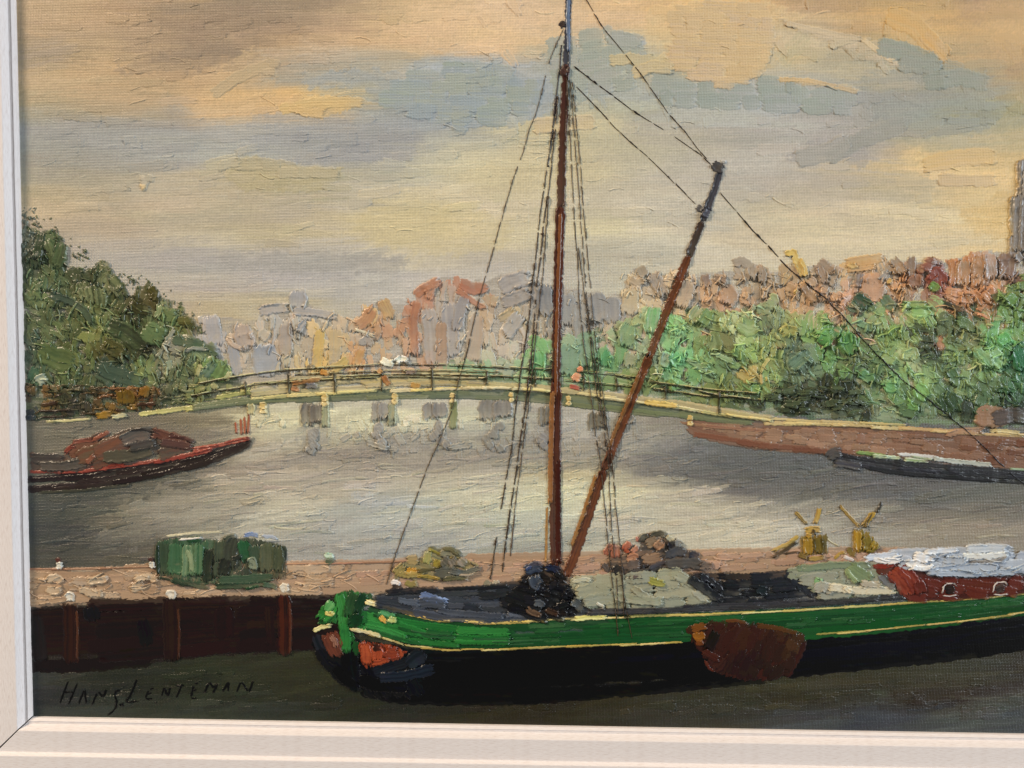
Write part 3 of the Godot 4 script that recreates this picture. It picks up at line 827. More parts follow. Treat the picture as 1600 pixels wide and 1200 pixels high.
# the broader loaded strokes that shape the clouds
func cloud_strokes(c: Coat) -> void:
	wet = 0.95
	block_in(c, [850, 72, 905, 56, 950, 48, 1004, 66, 1020, 100, 990, 132, 920, 160, 860, 140], ["a6a89e", "a2a69e", "acaa9c"], 19, -12, 0.12, 0.2, 0.03)
	block_in(c, [1000, 122, 1060, 118, 1140, 140, 1200, 124, 1262, 136, 1345, 150, 1330, 176, 1200, 172, 1040, 166], ["9aa09e", "a0a49e", "a6a69c"], 19, 3, 0.12, 0.2, 0.03)
	block_in(c, [1036, 20, 1100, 6, 1200, 10, 1216, 62, 1198, 110, 1170, 127, 1140, 134, 1100, 126, 1060, 113, 1036, 92, 1050, 62], ["d8b684", "dcb880", "d2b288", "d8b47c"], 13, 4, 0.14, 0.3, 0.04)
	block_in(c, [640, 116, 700, 106, 760, 106, 800, 112, 860, 146, 820, 180, 720, 196, 640, 176, 580, 150], ["9ea6a4", "a4a8a2", "98a2a2"], 20, 4, 0.12, 0.2, 0.03)
	wet = 0.85
	for a in [["d8bc90", "ccb490", 9, [1225, 36, 1290, 52, 1348, 62]], ["d8bc88", "e0c090", 8, [1345, 60, 1372, 80, 1400, 100]], ["dcb67c", "d4ae74", 7, [1212, 124, 1262, 126, 1300, 134, 1343, 146]], ["dca85c", "d8ac68", 30, [1382, 22, 1430, 40, 1462, 78]], ["dca85c", "d4aa70", 22, [1440, 50, 1466, 76, 1486, 92]], ["969a8c", "9c9a88", 26, [1368, 72, 1412, 80, 1470, 104]], ["98998c", "a09c88", 22, [1400, 100, 1440, 104, 1474, 106]], ["dcb878", "d8b06c", 15, [434, 172, 490, 160, 572, 160]], ["d8b070", "e0b878", 13, [450, 166, 478, 176, 512, 178]], ["bcab82", "b4a684", 18, [362, 258, 410, 256, 470, 264]], ["bcac86", "c0b088", 16, [430, 270, 480, 270, 534, 270]], ["c4a87c", "bca278", 16, [330, 150, 370, 122, 430, 96]], ["b0aeA0", "a8a898", 22, [948, 58, 975, 62, 1006, 66]], ["ccb684", "d0ba88", 16, [950, 96, 985, 92, 1050, 100]], ["d4ba84", "ccb488", 18, [985, 116, 1020, 104, 1056, 108]], ["d8bc88", "d0b890", 22, [830, 198, 880, 194, 935, 190]], ["9c9888", "a49c8c", 24, [1290, 250, 1340, 220, 1420, 190]], ["a8a090", "b0a694", 26, [1240, 250, 1300, 236, 1330, 216]], ["94988a", "9c9a88", 24, [1440, 130, 1500, 120, 1546, 132]], ["dcb470", "d8b47c", 24, [1440, 260, 1500, 246, 1560, 244]], ["d8b47c", "d0b080", 18, [1462, 280, 1500, 282, 1560, 282]]]:
		k(c, a[0], a[1], a[2], a[3], 0.3, 0.7)
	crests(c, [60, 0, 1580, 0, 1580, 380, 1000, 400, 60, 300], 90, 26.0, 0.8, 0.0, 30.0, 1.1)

func o_brush(c: Coat, which: int) -> void:
	var o := part("brush_strokes", c, sheet_parts[which])
	o.set_meta("kind", "stuff")
	(o.mesh as ArrayMesh).surface_set_material(0, thin_mat)

func build_stretcher() -> void:
	# linen on a wooden stretcher behind the paint
	var m := StandardMaterial3D.new()
	m.albedo_color = Color(0.62, 0.55, 0.44)
	m.roughness = 0.9
	var b := BoxMesh.new()
	b.size = Vector3((X1 - X0) * U - 0.0006, (Y1 - Y0) * U - 0.0006, 0.0085)
	b.material = m
	var o := MeshInstance3D.new()
	o.name = "stretched_canvas"
	o.mesh = b
	o.position = Vector3((X0 + X1) * 0.5 * U, (Y0 + Y1) * 0.5 * U, -0.0055)
	painting.add_child(o)

# ---------------------------------------------------------------- wall and frame
func build_wall() -> void:
	var m := StandardMaterial3D.new()
	m.albedo_color = Color(0.78, 0.75, 0.70)
	m.roughness = 0.9
	var b := BoxMesh.new()
	b.size = Vector3(1.4, 1.1, 0.04)
	b.material = m
	var o := MeshInstance3D.new()
	o.name = "wall"
	o.mesh = b
	o.position = Vector3(0.03, 0.02, -0.0305)
	o.set_meta("kind", "structure")
	o.set_meta("label", "plain wall that the framed picture hangs on")
	add_child(o)

func build_frame() -> void:
	var frame := Node3D.new()
	frame.name = "picture_frame"
	frame.set_meta("label", "stepped cream white wooden picture frame with an open mitre joint")
	frame.set_meta("category", "frame")
	add_child(frame)
	var grain := NoiseTexture2D.new()
	grain.width = 512
	grain.height = 512
	grain.seamless = true
	var fn := FastNoiseLite.new()
	fn.seed = 9
	fn.frequency = 0.03
	fn.fractal_octaves = 4
	grain.noise = fn
	grain.as_normal_map = true
	grain.bump_strength = 2.0
	var mottle := NoiseTexture2D.new()
	mottle.width = 512
	mottle.height = 512
	mottle.seamless = true
	var fm := FastNoiseLite.new()
	fm.seed = 21
	fm.frequency = 0.02
	fm.fractal_octaves = 5
	mottle.noise = fm
	var ramp := Gradient.new()
	ramp.offsets = PackedFloat32Array([0.0, 0.22, 0.5, 1.0])
	ramp.colors = PackedColorArray([Color(0.80, 0.76, 0.73), Color(0.945, 0.93, 0.92), Color(0.975, 0.97, 0.965), Color(1, 1, 1)])
	mottle.color_ramp = ramp
	var mat_h := frame_paint(grain, mottle, Vector3(22, 260, 260))
	var mat_v := frame_paint(grain, mottle, Vector3(260, 22, 260))
	# stepped section: distance outwards from the sight edge, height over the canvas (units)
	var lip := [[0.0, -1.0], [0.0, 4.4], [0.3, 5.2], [1.0, 5.8], [3.0, 8.2], [3.6, 8.6], [4.2, 8.5], [4.6, 7.9]]
	var step := [[4.6, 7.9], [8.2, 7.9], [8.7, 8.2], [14.2, 17.0], [14.8, 17.6], [15.8, 17.8]]
	var flat := [[15.8, 17.8], [49.4, 17.4], [50.0, 17.7], [53.2, 21.8], [53.8, 22.3], [54.8, 22.5], [132.0, 22.5], [137.0, 20.0], [139.0, 16.0], [139.0, -42.0], [-8.0, -42.0]]
	var left := -760.5
	var low := -548.7
	var right := 975.0
	var top := 675.0
	var sides := [
		["side_rail", Vector2(left, top), Vector2(left, low), Vector2(-1, 0), mat_v],
		["bottom_rail", Vector2(left, low), Vector2(right, low), Vector2(0, -1), mat_h],
		["side_rail", Vector2(right, low), Vector2(right, top), Vector2(1, 0), mat_v],
		["top_rail", Vector2(right, top), Vector2(left, top), Vector2(0, 1), mat_h]]
	for s in sides:
		var rail := moulding(s[0], flat, s, frame)
		moulding("bevel", step, s, rail)
		moulding("sight_edge", lip, s, rail)

func frame_paint(grain: Texture2D, mottle: Texture2D, scale3: Vector3) -> StandardMaterial3D:
	var m := StandardMaterial3D.new()
	m.albedo_color = Color(0.92, 0.895, 0.886)
	m.albedo_texture = mottle
	m.roughness = 0.6
	m.metallic_specular = 0.3
	m.normal_enabled = true
	m.normal_texture = grain
	m.normal_scale = 0.6
	m.uv1_triplanar = true
	m.uv1_world_triplanar = true
	m.uv1_scale = scale3
	return m

func moulding(called: String, section: Array, s: Array, parent: Node3D) -> MeshInstance3D:
	var a: Vector2 = s[1]
	var b: Vector2 = s[2]
	var out: Vector2 = s[3]
	var dir := (b - a).normalized()
	var st := SurfaceTool.new()
	st.begin(Mesh.PRIMITIVE_TRIANGLES)
	var ns := 90
	for q in section.size() - 1:
		for i in ns:
			var quad := []
			for e in [[q, i], [q, i + 1], [q + 1, i + 1], [q + 1, i]]:
				var d: float = section[e[0]][0]
				var h: float = section[e[0]][1]
				# mitred ends, the joint opening a little towards the outside
				var open := 0.9 + maxf(d, 0.0) * 0.014
				var p0 := a + out * d - dir * (d - open)
				var p1 := b + out * d + dir * (d - open)
				var f := float(e[1]) / ns
				var p := p0.lerp(p1, f)
				var wave := 0.35 * wob.get_noise_2d(f * 700.0 + out.x * 90.0, d * 0.2 + out.y * 70.0)
				if h > 0.0 and d < 120.0:
					p += out * wave
				quad.append(Vector3(p.x, p.y, h) * U)
			var n: Vector3 = (quad[1] - quad[0]).cross(quad[3] - quad[0])
			var want := Vector3(out.x * (section[q][1] - section[q + 1][1]), out.y * (section[q][1] - section[q + 1][1]), section[q + 1][0] - section[q][0])
			st.set_smooth_group(-1)
			var order := [0, 1, 2, 0, 2, 3] if n.dot(want) < 0.0 else [0, 2, 1, 0, 3, 2]
			for o in order:
				st.add_vertex(quad[o])
	# close the mitred ends
	for endi in 2:
		if section.size() < 9:
			continue
		var pts := PackedVector2Array()
		for e in section:
			pts.append(Vector2(e[0], e[1]))
		var tri := Geometry2D.triangulate_polygon(pts)
		for t in tri:
			var d := pts[t].x
			var open := 0.9 + maxf(d, 0.0) * 0.014
			var p := a + out * d - dir * (d - open) if endi == 0 else b + out * d + dir * (d - open)
			st.set_smooth_group(-1)
			st.add_vertex(Vector3(p.x, p.y, pts[t].y) * U)
	st.generate_normals()
	st.set_material(s[4])
	var o := MeshInstance3D.new()
	o.name = called
	o.mesh = st.commit()
	parent.add_child(o, true)
	return o

# ---------------------------------------------------------------- town behind the trees
func paint_town() -> void:
	haze = 0.12
	var spots := spots_of("320,500,a09a96 325,530,a09a98 345,510,a89f98 360,550,989a9c 375,520,b8a088 375,545,b09c88 400,490,a89c90 415,500,a8a49c 430,490,b49a84 440,510,9a9690 465,462,9c9894 470,490,a09c98 440,540,a8927c 415,560,9a9ea2 410,575,9ea2a4 450,570,a89c84 470,530,a4947c 500,490,b0a898 500,520,c8a868 495,560,d4aa4c 520,540,bca070 525,580,c0a468 540,510,b8a080 560,500,b8885c 570,515,b08058 575,480,c89c58 595,475,b88050 605,495,b08860 615,500,a89888 570,540,a89480 600,540,b49468 565,555,c08a50 620,520,b07c58 620,560,b89470 640,490,a86c4c 650,480,b07050 645,540,b88c6c 660,440,a87456 690,440,b06c4c 700,455,a89080 690,480,9c948c 680,520,ac9478 705,520,b4a898 720,490,8c8680 720,520,a8a090 740,445,a86448 755,460,b47a58 760,480,a08868 735,480,b8a894 750,520,b0a088 770,510,b89c7c 790,440,9c948c 810,440,989088 790,470,a89478 815,470,8c847c 800,500,b09c74 790,530,b4a898 770,560,a8ac98 720,560,b0a88c 830,500,a49880 850,460,7c7c7a 855,490,868480 880,470,90908c 900,480,8c8c88 940,470,85837f 960,485,8a8680 900,510,8c8a80 920,500,90908a 960,510,a89880 985,435,b09c78 1005,425,98866c 990,455,c8b088 1010,450,a89478 1030,450,b09c80 1000,470,c4b084 1020,470,b49c78 1060,460,c0a070 1075,440,b8a488 1090,445,b89c7c 1105,435,8c7460 1120,450,b08c68 1100,465,b48c64 1130,470,b88864 1150,420,948470 1170,425,98846c 1170,445,9c8468 1190,430,a08468 1160,470,b08860 1205,440,8c785c 1220,430,a08258 1230,450,a8845c 1270,420,9a8468 1290,420,98826c 1290,440,907860 1260,460,b89060 1280,470,b08058 1330,415,c89858 1350,405,d09c5c 1375,400,c8985c 1335,430,b89058 1360,430,c08c5c 1375,435,8c8478 1340,440,8c7058 1400,420,94785c 1390,440,c08a58 1410,445,b47c48 1425,405,86705a 1430,430,8a5c44 1455,415,7c4838 1450,435,843c2c 1475,430,8c4434 1490,405,b06c3c 1500,430,b87444 1525,430,a87850 1540,400,a87c5c 1550,440,ac8468 1545,460,c88050 1570,410,74584c 1585,430,6c4c40 1500,465,c08050 1440,470,8c5c44 1400,470,b08458 1360,470,c89470 1330,460,c09070 1380,490,b48c70 1520,480,b47448 1555,475,c07c4c 1680,430,a87850 1720,420,8a5c44 1780,440,b08458")
	var shape := poly([300, 515, 318, 492, 330, 490, 350, 497, 365, 503, 400, 502, 402, 484, 455, 477, 458, 454, 475, 452, 482, 477, 530, 490, 555, 500, 565, 472, 590, 466, 618, 486, 635, 482, 642, 462, 655, 447, 690, 432, 720, 434, 770, 440, 778, 428, 830, 427, 845, 443, 870, 452, 940, 455, 965, 462, 975, 432, 995, 415, 1015, 417, 1045, 432, 1090, 432, 1140, 424, 1145, 410, 1185, 412, 1205, 427, 1228, 408, 1255, 412, 1265, 425, 1315, 406, 1385, 401, 1410, 408, 1425, 400, 1430, 410, 1480, 412, 1485, 402, 1540, 390, 1580, 393, 1600, 388, 1800, 384, 1800, 520, 1400, 560, 1200, 560, 900, 560, 700, 596, 400, 592, 300, 575])
	var ends := [400, 486, 552, 632, 772, 840, 972, 1100, 1200, 1312, 1418, 1482, 1800]
	var names := ["hazy blue grey painted houses beside the dark trees", "grey lilac painted church with a blunt spire", "yellow ochre painted house front above the footbridge", "painted house with ragged orange gable", "tall mauve painted houses under brick red roofs", "grey knife stroke painted gable left of the mast", "slate grey painted roofs between mast and leaning boom", "tan painted houses behind the leaning boom", "brown grey painted gables with curled knife strokes", "brown painted house with a bright yellow stroke", "peach orange painted house with pale window dabs", "dark brick red painted house", "orange brown painted house blocks beside the grey tower"]
	var coats := []
	for i in ends.size():
		coats.append(Coat.new())
	var pick := func(p: Vector2) -> Coat:
		for i in ends.size():
			if p.x < ends[i]:
				return coats[i]
		return coats[-1]
	wet = 1.0
	cover(pick, shape, 620, 38.0, 18.0, 88.0, 22.0, spots, 0.35, 0.35, 0.08, 0.35)
	cover(pick, shape, 210, 40.0, 14.0, 86.0, 14.0, spots, 0.6, 1.2, 0.10, 0.5)
	cover(pick, poly([1000, 420, 1140, 428, 1200, 430, 1320, 412, 1480, 412, 1600, 392, 1600, 470, 1300, 480, 1000, 480]), 90, 26.0, 13.0, 70.0, 50.0, spots, 0.8, 2.2, 0.16, 0.6)
	wet = 0.8
	# knife work that stands out
	var c: Coat = coats[0]
	k(c, "a8a29e", "b4aaa0", 22, [330, 492, 334, 515, 338, 545], 0.5, 0.5)
	k(c, "9c9c9e", "b8a890", 16, [362, 535, 366, 560, 372, 590], 0.5, 0.6)
	k(c, "b49c84", "a8988c", 26, [378, 505, 380, 525, 390, 548], 0.7, 1.6)
	k(c, "c4a484", "d0b494", 7, [352, 525, 366, 540, 385, 548], 1.2, 1.8)
	c = coats[1]
	k(c, "9c9a98", "a8a4a4", 25, [468, 452, 466, 465, 464, 484], 0.7, 0.8)
	k(c, "a49e98", "b0a498", 15, [402, 488, 425, 482, 455, 480], 0.9, 1.9)
	k(c, "a09c98", "b4a694", 12, [455, 486, 490, 488, 530, 494], 0.9, 1.9)
	k(c, "9ca0a4", "a0a2a4", 34, [412, 536, 414, 560, 416, 592], 0.5, 0.5)
	k(c, "c8b494", "b4a890", 16, [420, 515, 412, 525, 406, 532], 0.8, 1.0)
	k(c, "a4988c", "b09880", 20, [448, 505, 446, 535, 448, 560], 0.6, 0.9)
	k(c, "a8a098", "9c9890", 9, [478, 500, 470, 510, 466, 522], 1.0, 1.9)
	c = coats[2]
	k(c, "d8ac4c", "ccac68", 15, [502, 512, 498, 545, 494, 586], 0.5, 0.6)
	k(c, "ccac74", "c0a87c", 18, [524, 512, 524, 545, 522, 582], 0.5, 0.6)
	k(c, "d4b45c", "c8a450", 13, [545, 560, 530, 572, 515, 578], 0.6, 1.0)
	c = coats[3]
	k(c, "c8a058", "b8804c", 18, [596, 466, 606, 485, 612, 502], 0.6, 0.9)
	k(c, "b4744c", "c08454", 17, [585, 480, 572, 500, 556, 514], 0.6, 0.9)
	k(c, "d4c49c", "e0d4b0", 5, [552, 514, 572, 520, 590, 528], 1.4, 2.0)
	k(c, "a09a90", "a89c8c", 12, [560, 540, 572, 530, 586, 540], 0.7, 1.0)
	k(c, "c08448", "c89450", 12, [566, 545, 560, 560, 558, 576], 0.6, 0.9)
	c = coats[4]
	k(c, "b06a48", "b87854", 14, [646, 464, 660, 452, 690, 436], 0.8, 1.0)
	k(c, "a86444", "b47450", 12, [652, 470, 646, 500, 650, 560], 0.7, 0.9)
	k(c, "b06444", "a87458", 17, [716, 440, 740, 452, 766, 448], 0.9, 1.2)
	k(c, "bc7450", "a85c3c", 9, [712, 452, 735, 468, 760, 484], 1.1, 1.9)
	k(c, "b4a89c", "a89888", 24, [668, 480, 674, 520, 676, 572], 0.5, 1.1)
	k(c, "b8ac9c", "9c9490", 22, [700, 470, 704, 510, 708, 560], 0.5, 1.1)
	k(c, "948c88", "a89c90", 17, [726, 462, 718, 490, 714, 520], 0.6, 1.0)
	k(c, "b0a490", "b89c80", 22, [745, 490, 742, 530, 740, 570], 0.5, 0.9)
	k(c, "b48c6c", "a8805c", 15, [690, 500, 690, 540, 692, 584], 0.4, 0.7)
	c = coats[5]
	k(c, "9c948e", "b0a69a", 24, [778, 452, 800, 440, 832, 432], 0.9, 1.9)
	k(c, "a49a90", "988e84", 20, [782, 474, 806, 466, 832, 456], 0.9, 2.0)
	k(c, "b4a07c", "c4a468", 12, [776, 500, 790, 494, 806, 482], 0.9, 1.7)
	k(c, "b4aca0", "a8a094", 22, [815, 490, 800, 508, 786, 528], 0.7, 1.6)
	c = coats[6]
	k(c, "7c7c7c", "8a8884", 22, [852, 442, 850, 470, 858, 496], 0.6, 1.0)
	k(c, "8e8e8c", "9a9890", 24, [884, 456, 886, 480, 888, 512], 0.5, 0.7)
	k(c, "868480", "94928c", 26, [930, 456, 934, 478, 938, 505], 0.5, 0.6)
	k(c, "8a8884", "9c968c", 22, [956, 462, 956, 484, 958, 508], 0.5, 0.6)
	k(c, "a8a294", "8c8a84", 20, [905, 470, 905, 500, 908, 530], 0.4, 0.5)
	c = coats[7]
	k(c, "a08c6c", "94826a", 15, [998, 416, 1004, 425, 1006, 436], 0.8, 1.2)
	k(c, "b8a07c", "a89070", 10, [980, 434, 995, 442, 1012, 436], 1.2, 2.0)
	k(c, "ccb488", "c4ac80", 22, [985, 448, 985, 470, 982, 496], 0.6, 0.8)
	k(c, "988470", "b09c84", 18, [1018, 424, 1028, 445, 1040, 466], 1.0, 1.9)
	k(c, "c4a884", "b4987c", 20, [1075, 436, 1070, 460, 1062, 484], 0.6, 0.9)
	c = coats[8]
	k(c, "907864", "80685a", 12, [1100, 428, 1104, 440, 1106, 452], 1.3, 2.2)
	k(c, "a08872", "8c7662", 10, [1112, 434, 1126, 436, 1138, 440], 1.2, 2.2)
	k(c, "9a8a74", "a4927c", 13, [1142, 412, 1160, 408, 1174, 418, 1176, 440], 1.2, 2.3)
	k(c, "a08a70", "8c7660", 12, [1186, 414, 1192, 430, 1186, 446], 1.2, 2.2)
	k(c, "b8906c", "ac8460", 26, [1130, 448, 1140, 462, 1130, 478], 0.6, 0.9)
	c = coats[9]
	k(c, "e4bc4c", "d8ac40", 10, [1224, 398, 1240, 394, 1246, 412, 1256, 434], 1.4, 2.6)
	k(c, "d4a848", "e4c060", 8, [1248, 404, 1256, 416, 1260, 436], 1.4, 2.6)
	k(c, "9c8068", "8c745c", 22, [1275, 408, 1285, 418, 1300, 430], 0.7, 1.2)
	k(c, "907660", "a08468", 11, [1278, 414, 1284, 430, 1290, 446], 1.2, 2.2)
	k(c, "a47c58", "8c6c4c", 12, [1250, 444, 1262, 458, 1276, 476], 1.2, 2.4)
	k(c, "e0b850", "d4a444", 8, [1238, 455, 1244, 458], 1.6, 2.0)
	c = coats[10]
	k(c, "d0a05c", "c89458", 15, [1318, 412, 1345, 408, 1384, 402], 0.9, 1.4)
	k(c, "c89860", "d0a468", 8, [1322, 422, 1350, 420, 1372, 416], 1.1, 2.0)
	k(c, "dcb468", "c49a54", 8, [1322, 412, 1330, 416, 1340, 414], 1.4, 2.2)
	k(c, "907860", "9c8468", 14, [1394, 402, 1404, 418, 1410, 432], 1.0, 2.0)
	k(c, "c49068", "b88460", 30, [1360, 425, 1362, 450, 1366, 480], 0.6, 0.9)
	k(c, "908a80", "a09488", 9, [1372, 440, 1378, 432, 1388, 422], 1.2, 1.9)
	k(c, "645a58", "8c8078", 10, [1342, 425, 1340, 440, 1338, 452], 1.2, 1.9)
	k(c, "d4a850", "c89848", 9, [1384, 438, 1392, 442], 1.4, 2.2)
	k(c, "c89474", "d0a080", 26, [1310, 470, 1340, 480, 1380, 486], 0.5, 0.9)
	c = coats[11]
	k(c, "8a705c", "7c6450", 11, [1424, 398, 1424, 415, 1420, 440], 0.9, 1.4)
	k(c, "7c4436", "8c5040", 22, [1440, 408, 1455, 416, 1476, 414], 0.9, 1.6)
	k(c, "8c3c2c", "7a3228", 24, [1450, 422, 1462, 432, 1474, 448], 0.9, 1.8)
	k(c, "946048", "a06844", 22, [1426, 428, 1428, 440, 1430, 452], 0.7, 1.2)
	k(c, "a09088", "887068", 7, [1450, 412, 1462, 410, 1470, 414], 1.2, 2.0)
	c = coats[12]
	k(c, "b87440", "c07c48", 10, [1484, 404, 1490, 420, 1484, 450], 0.9, 1.4)
	k(c, "a07c58", "b47c4c", 20, [1504, 404, 1504, 425, 1502, 450], 0.9, 1.9)
	k(c, "b07848", "a8805c", 18, [1526, 398, 1526, 425, 1526, 452], 0.9, 1.9)
	k(c, "a08474", "b09078", 18, [1545, 394, 1546, 415, 1548, 440], 0.9, 1.9)
	k(c, "785a4c", "80604c", 24, [1572, 392, 1574, 415, 1568, 440], 0.7, 1.4)
	k(c, "cc8450", "c47c4c", 26, [1538, 445, 1540, 462, 1545, 484], 0.7, 1.2)
	k(c, "c8804c", "b87444", 16, [1496, 455, 1500, 470, 1496, 492], 0.7, 1.2)
	for i in ends.size():
		var x0: float = 310.0 if i == 0 else float(ends[i - 1])
		var x1: float = minf(ends[i], 1600.0)
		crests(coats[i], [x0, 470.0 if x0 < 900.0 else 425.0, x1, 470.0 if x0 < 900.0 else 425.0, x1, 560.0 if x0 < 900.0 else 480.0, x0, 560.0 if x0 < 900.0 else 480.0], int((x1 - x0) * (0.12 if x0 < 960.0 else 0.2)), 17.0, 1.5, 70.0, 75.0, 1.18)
	for i in ends.size():
		part("painted_house", coats[i], painting, names[i])
	c = Coat.new()
	block_in(c, [1592, 250, 1660, 230, 1660, 410, 1580, 408, 1583, 306, 1593, 302], ["88827c", "787068"], 13, 91, 0.7, 0.9)
	for a in [[1602, 246, 1600, 310, 1598, 330, 17], [1618, 240, 1616, 290, 1616, 400, 22], [1640, 230, 1640, 300, 1640, 400, 30], [1589, 304, 1588, 350, 1587, 398, 13], [1598, 300, 1598, 345, 1596, 398, 13], [1596, 398, 1590, 402, 1582, 408, 14], [1606, 330, 1604, 370, 1604, 405, 12]]:
		k(c, "908a84", "787068", a[6], a.slice(0, 6), 1.1, 1.9)
	k(c, "a8a29c", "8c8680", 11, [1603, 262, 1602, 290, 1601, 320], 1.2, 2.2)
	part("painted_tower", c, painting, "grey church tower painted in upright knife strokes")

# ---------------------------------------------------------------- dark trees and bank on the shaded side
func paint_left_bank() -> void:
	haze = 0.0
	var spots := spots_of("45,350,6f7468 50,380,3c4636 65,400,2e3a22 90,390,4a5a34 95,420,46552f 50,430,37452f 75,440,4f5d38 60,470,56653c 100,470,404d2c 130,430,3a4328 135,470,626a3c 150,450,323c22 165,440,6b7046 180,455,4c5530 160,490,5d6a3a 190,480,434a26 215,450,4a4a22 225,470,55502a 240,465,3e3a18 215,485,2c2c14 255,480,7a8058 275,490,66703c 295,498,5a5420 270,510,5c6e3c 240,515,55663a 60,510,4d5a36 90,520,566238 130,500,4f5a30 150,520,6c7434 110,540,3c4420 185,520,5c6a40 210,525,3d4426 230,540,2f301a 170,545,4a4a1e 120,560,55622f 70,560,51613e 50,560,3f5048 60,590,3d5540 90,585,4d5c34 130,590,4a5530 165,585,3a4a3c 190,590,3c4c3e 230,570,6a7a40 260,560,7d8060 285,545,8d8a6c 300,555,5f6c48 330,550,5a6640 330,575,7d8a4c 345,580,6f8048 270,590,55603a 310,595,5e6a40 290,610,6b7048 350,600,7a7c4c 320,612,70743c 380,610,8c8a58")
	var crown := poly([36, 350, 58, 356, 75, 354, 88, 374, 103, 372, 108, 400, 104, 428, 125, 425, 140, 414, 155, 414, 175, 420, 190, 442, 200, 462, 212, 452, 222, 444, 238, 446, 246, 467, 255, 472, 270, 480, 285, 484, 300, 500, 296, 520, 312, 530, 345, 550, 368, 585, 330, 604, 240, 612, 150, 612, 38, 606])
	var c := Coat.new()
	var pick := func(_p: Vector2) -> Coat: return c
	wet = 0.9
	cover(pick, crown, 360, 36.0, 21.0, 65.0, 50.0, spots, 0.4, 0.5, 0.16, 0.5)
	cover(pick, crown, 330, 30.0, 9.0, 75.0, 50.0, spots, 0.4, 1.0, 0.35, 0.7)
	wet = 0.7
	# dry twig tips against the sky
	for i in 150:
		var s := rng.randf()
		var e := along([36, 345, 75, 350, 105, 375, 140, 408, 190, 436, 235, 438, 262, 466, 300, 496, 318, 528], s)
		var p := e + Vector2(rng.randf_range(-9, 9), rng.randf_range(-12, 12))
		k(c, ["39432a", "4a5230", "2c321e", "60663c"][i % 4], "50582f", rng.randf_range(1.6, 4.0), [p.x, p.y, p.x + rng.randf_range(-5, 6), p.y + rng.randf_range(3, 9)], 0.6, 0.4)
	for i in 60:
		var p := Vector2(rng.randf_range(34, 62), rng.randf_range(322, 400))
		k(c, "6c7268", "4c5648", rng.randf_range(2, 5), [p.x, p.y, p.x + rng.randf_range(-7, 7), p.y + rng.randf_range(3, 9)], 0.4, 0.3)
	k(c, "2c3820", "3c4a2c", 13, [66, 362, 64, 380, 60, 410], 0.8, 1.0)
	k(c, "3a4428", "56643a", 17, [100, 378, 96, 398, 88, 420], 0.8, 1.1)
	k(c, "3c4a40", "465446", 11, [75, 458, 110, 470, 135, 486, 148, 510], 1.0, 1.3)
	for a in [[126, 440, 138, 470, 20], [142, 445, 148, 478, 20], [156, 448, 160, 485, 15], [172, 432, 190, 455, 14]]:
		k(c, "7c8050", "3c4526", a[4], [a[0], a[1], (a[0] + a[2]) * 0.5 + 2, (a[1] + a[3]) * 0.5, a[2], a[3]], 0.9, 1.5)
	k(c, "5c5420", "3c3410", 12, [232, 448, 242, 458, 238, 472], 1.2, 1.8)
	k(c, "2a2810", "4a4820", 16, [205, 470, 218, 482, 240, 486], 1.2, 1.8)
	k(c, "6c7c44", "58683a", 18, [245, 482, 262, 494, 282, 492], 1.0, 1.5)
	k(c, "8a9460", "6c7848", 10, [252, 474, 250, 488, 244, 500], 1.0, 1.5)
	k(c, "66602c", "4c4414", 13, [278, 500, 292, 502, 304, 498], 1.1, 1.8)
	k(c, "4c5830", "2e3420", 24, [170, 508, 196, 518, 234, 545], 1.0, 1.6)
	k(c, "3a3c1c", "5c5624", 22, [160, 535, 180, 545, 200, 555], 0.9, 1.6)
	k(c, "5c7040", "6c7c48", 30, [225, 510, 240, 522, 262, 530], 0.8, 1.2)
	k(c, "a09c84", "8a8c70", 6, [275, 512, 262, 532, 246, 560], 0.8, 1.2)
	k(c, "968e78", "8a8468", 26, [262, 545, 285, 536, 304, 536], 0.7, 1.2)
	k(c, "54644a", "4a5c3c", 15, [268, 530, 300, 536, 346, 552], 0.9, 1.5)
	k(c, "a4a08c", "8c8e74", 6, [286, 550, 304, 544, 330, 546], 0.9, 1.4)
	k(c, "7c9850", "546c3c", 38, [330, 592, 338, 576, 348, 562], 0.9, 1.9)
	k(c, "6c8078", "5c7050", 14, [318, 590, 330, 574, 338, 562], 0.9, 1.2)
	k(c, "b8b078", "a8a060", 7, [316, 566, 312, 580, 308, 590], 1.1, 1.6)
	k(c, "c0b880", "b0ac70", 8, [362, 578, 358, 588, 352, 596], 1.1, 1.6)
	k(c, "3c4c40", "48584a", 22, [152, 570, 175, 582, 225, 598], 0.9, 1.4)
	k(c, "606c38", "4a5a30", 32, [60, 545, 90, 560, 120, 566], 0.6, 0.9)
	k(c, "3c5c50", "46685c", 14, [46, 596, 52, 585, 58, 572], 0.7, 0.9)
	k(c, "b0b494", "989c80", 16, [58, 598, 66, 592, 76, 588], 1.0, 1.5)
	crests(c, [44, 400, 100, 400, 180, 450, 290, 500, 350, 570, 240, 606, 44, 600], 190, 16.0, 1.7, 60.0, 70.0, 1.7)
	part("painted_trees", c, painting, "dark olive painted trees beside the frame")
	var b := Coat.new()
	var low := spots_of("60,610,5c4426 80,625,6a4c1c 100,615,4c4a2c 130,625,3e3a26 150,620,4a3a20 165,640,6a4a14 175,615,6a4014 195,625,7a5a16 215,610,7a4c14 230,620,5c3416 240,605,6c5a2a 60,645,3c4034 110,645,38322a 250,630,4a4a34 280,620,5d6440 310,618,70743c 70,600,6a4c20 350,612,84844c 390,608,9c9854 40,640,2c3438")
	var earth := poly([40, 600, 100, 600, 240, 604, 300, 600, 380, 600, 410, 612, 330, 628, 250, 638, 150, 652, 60, 658, 40, 656])
	var pick2 := func(_p: Vector2) -> Coat: return b
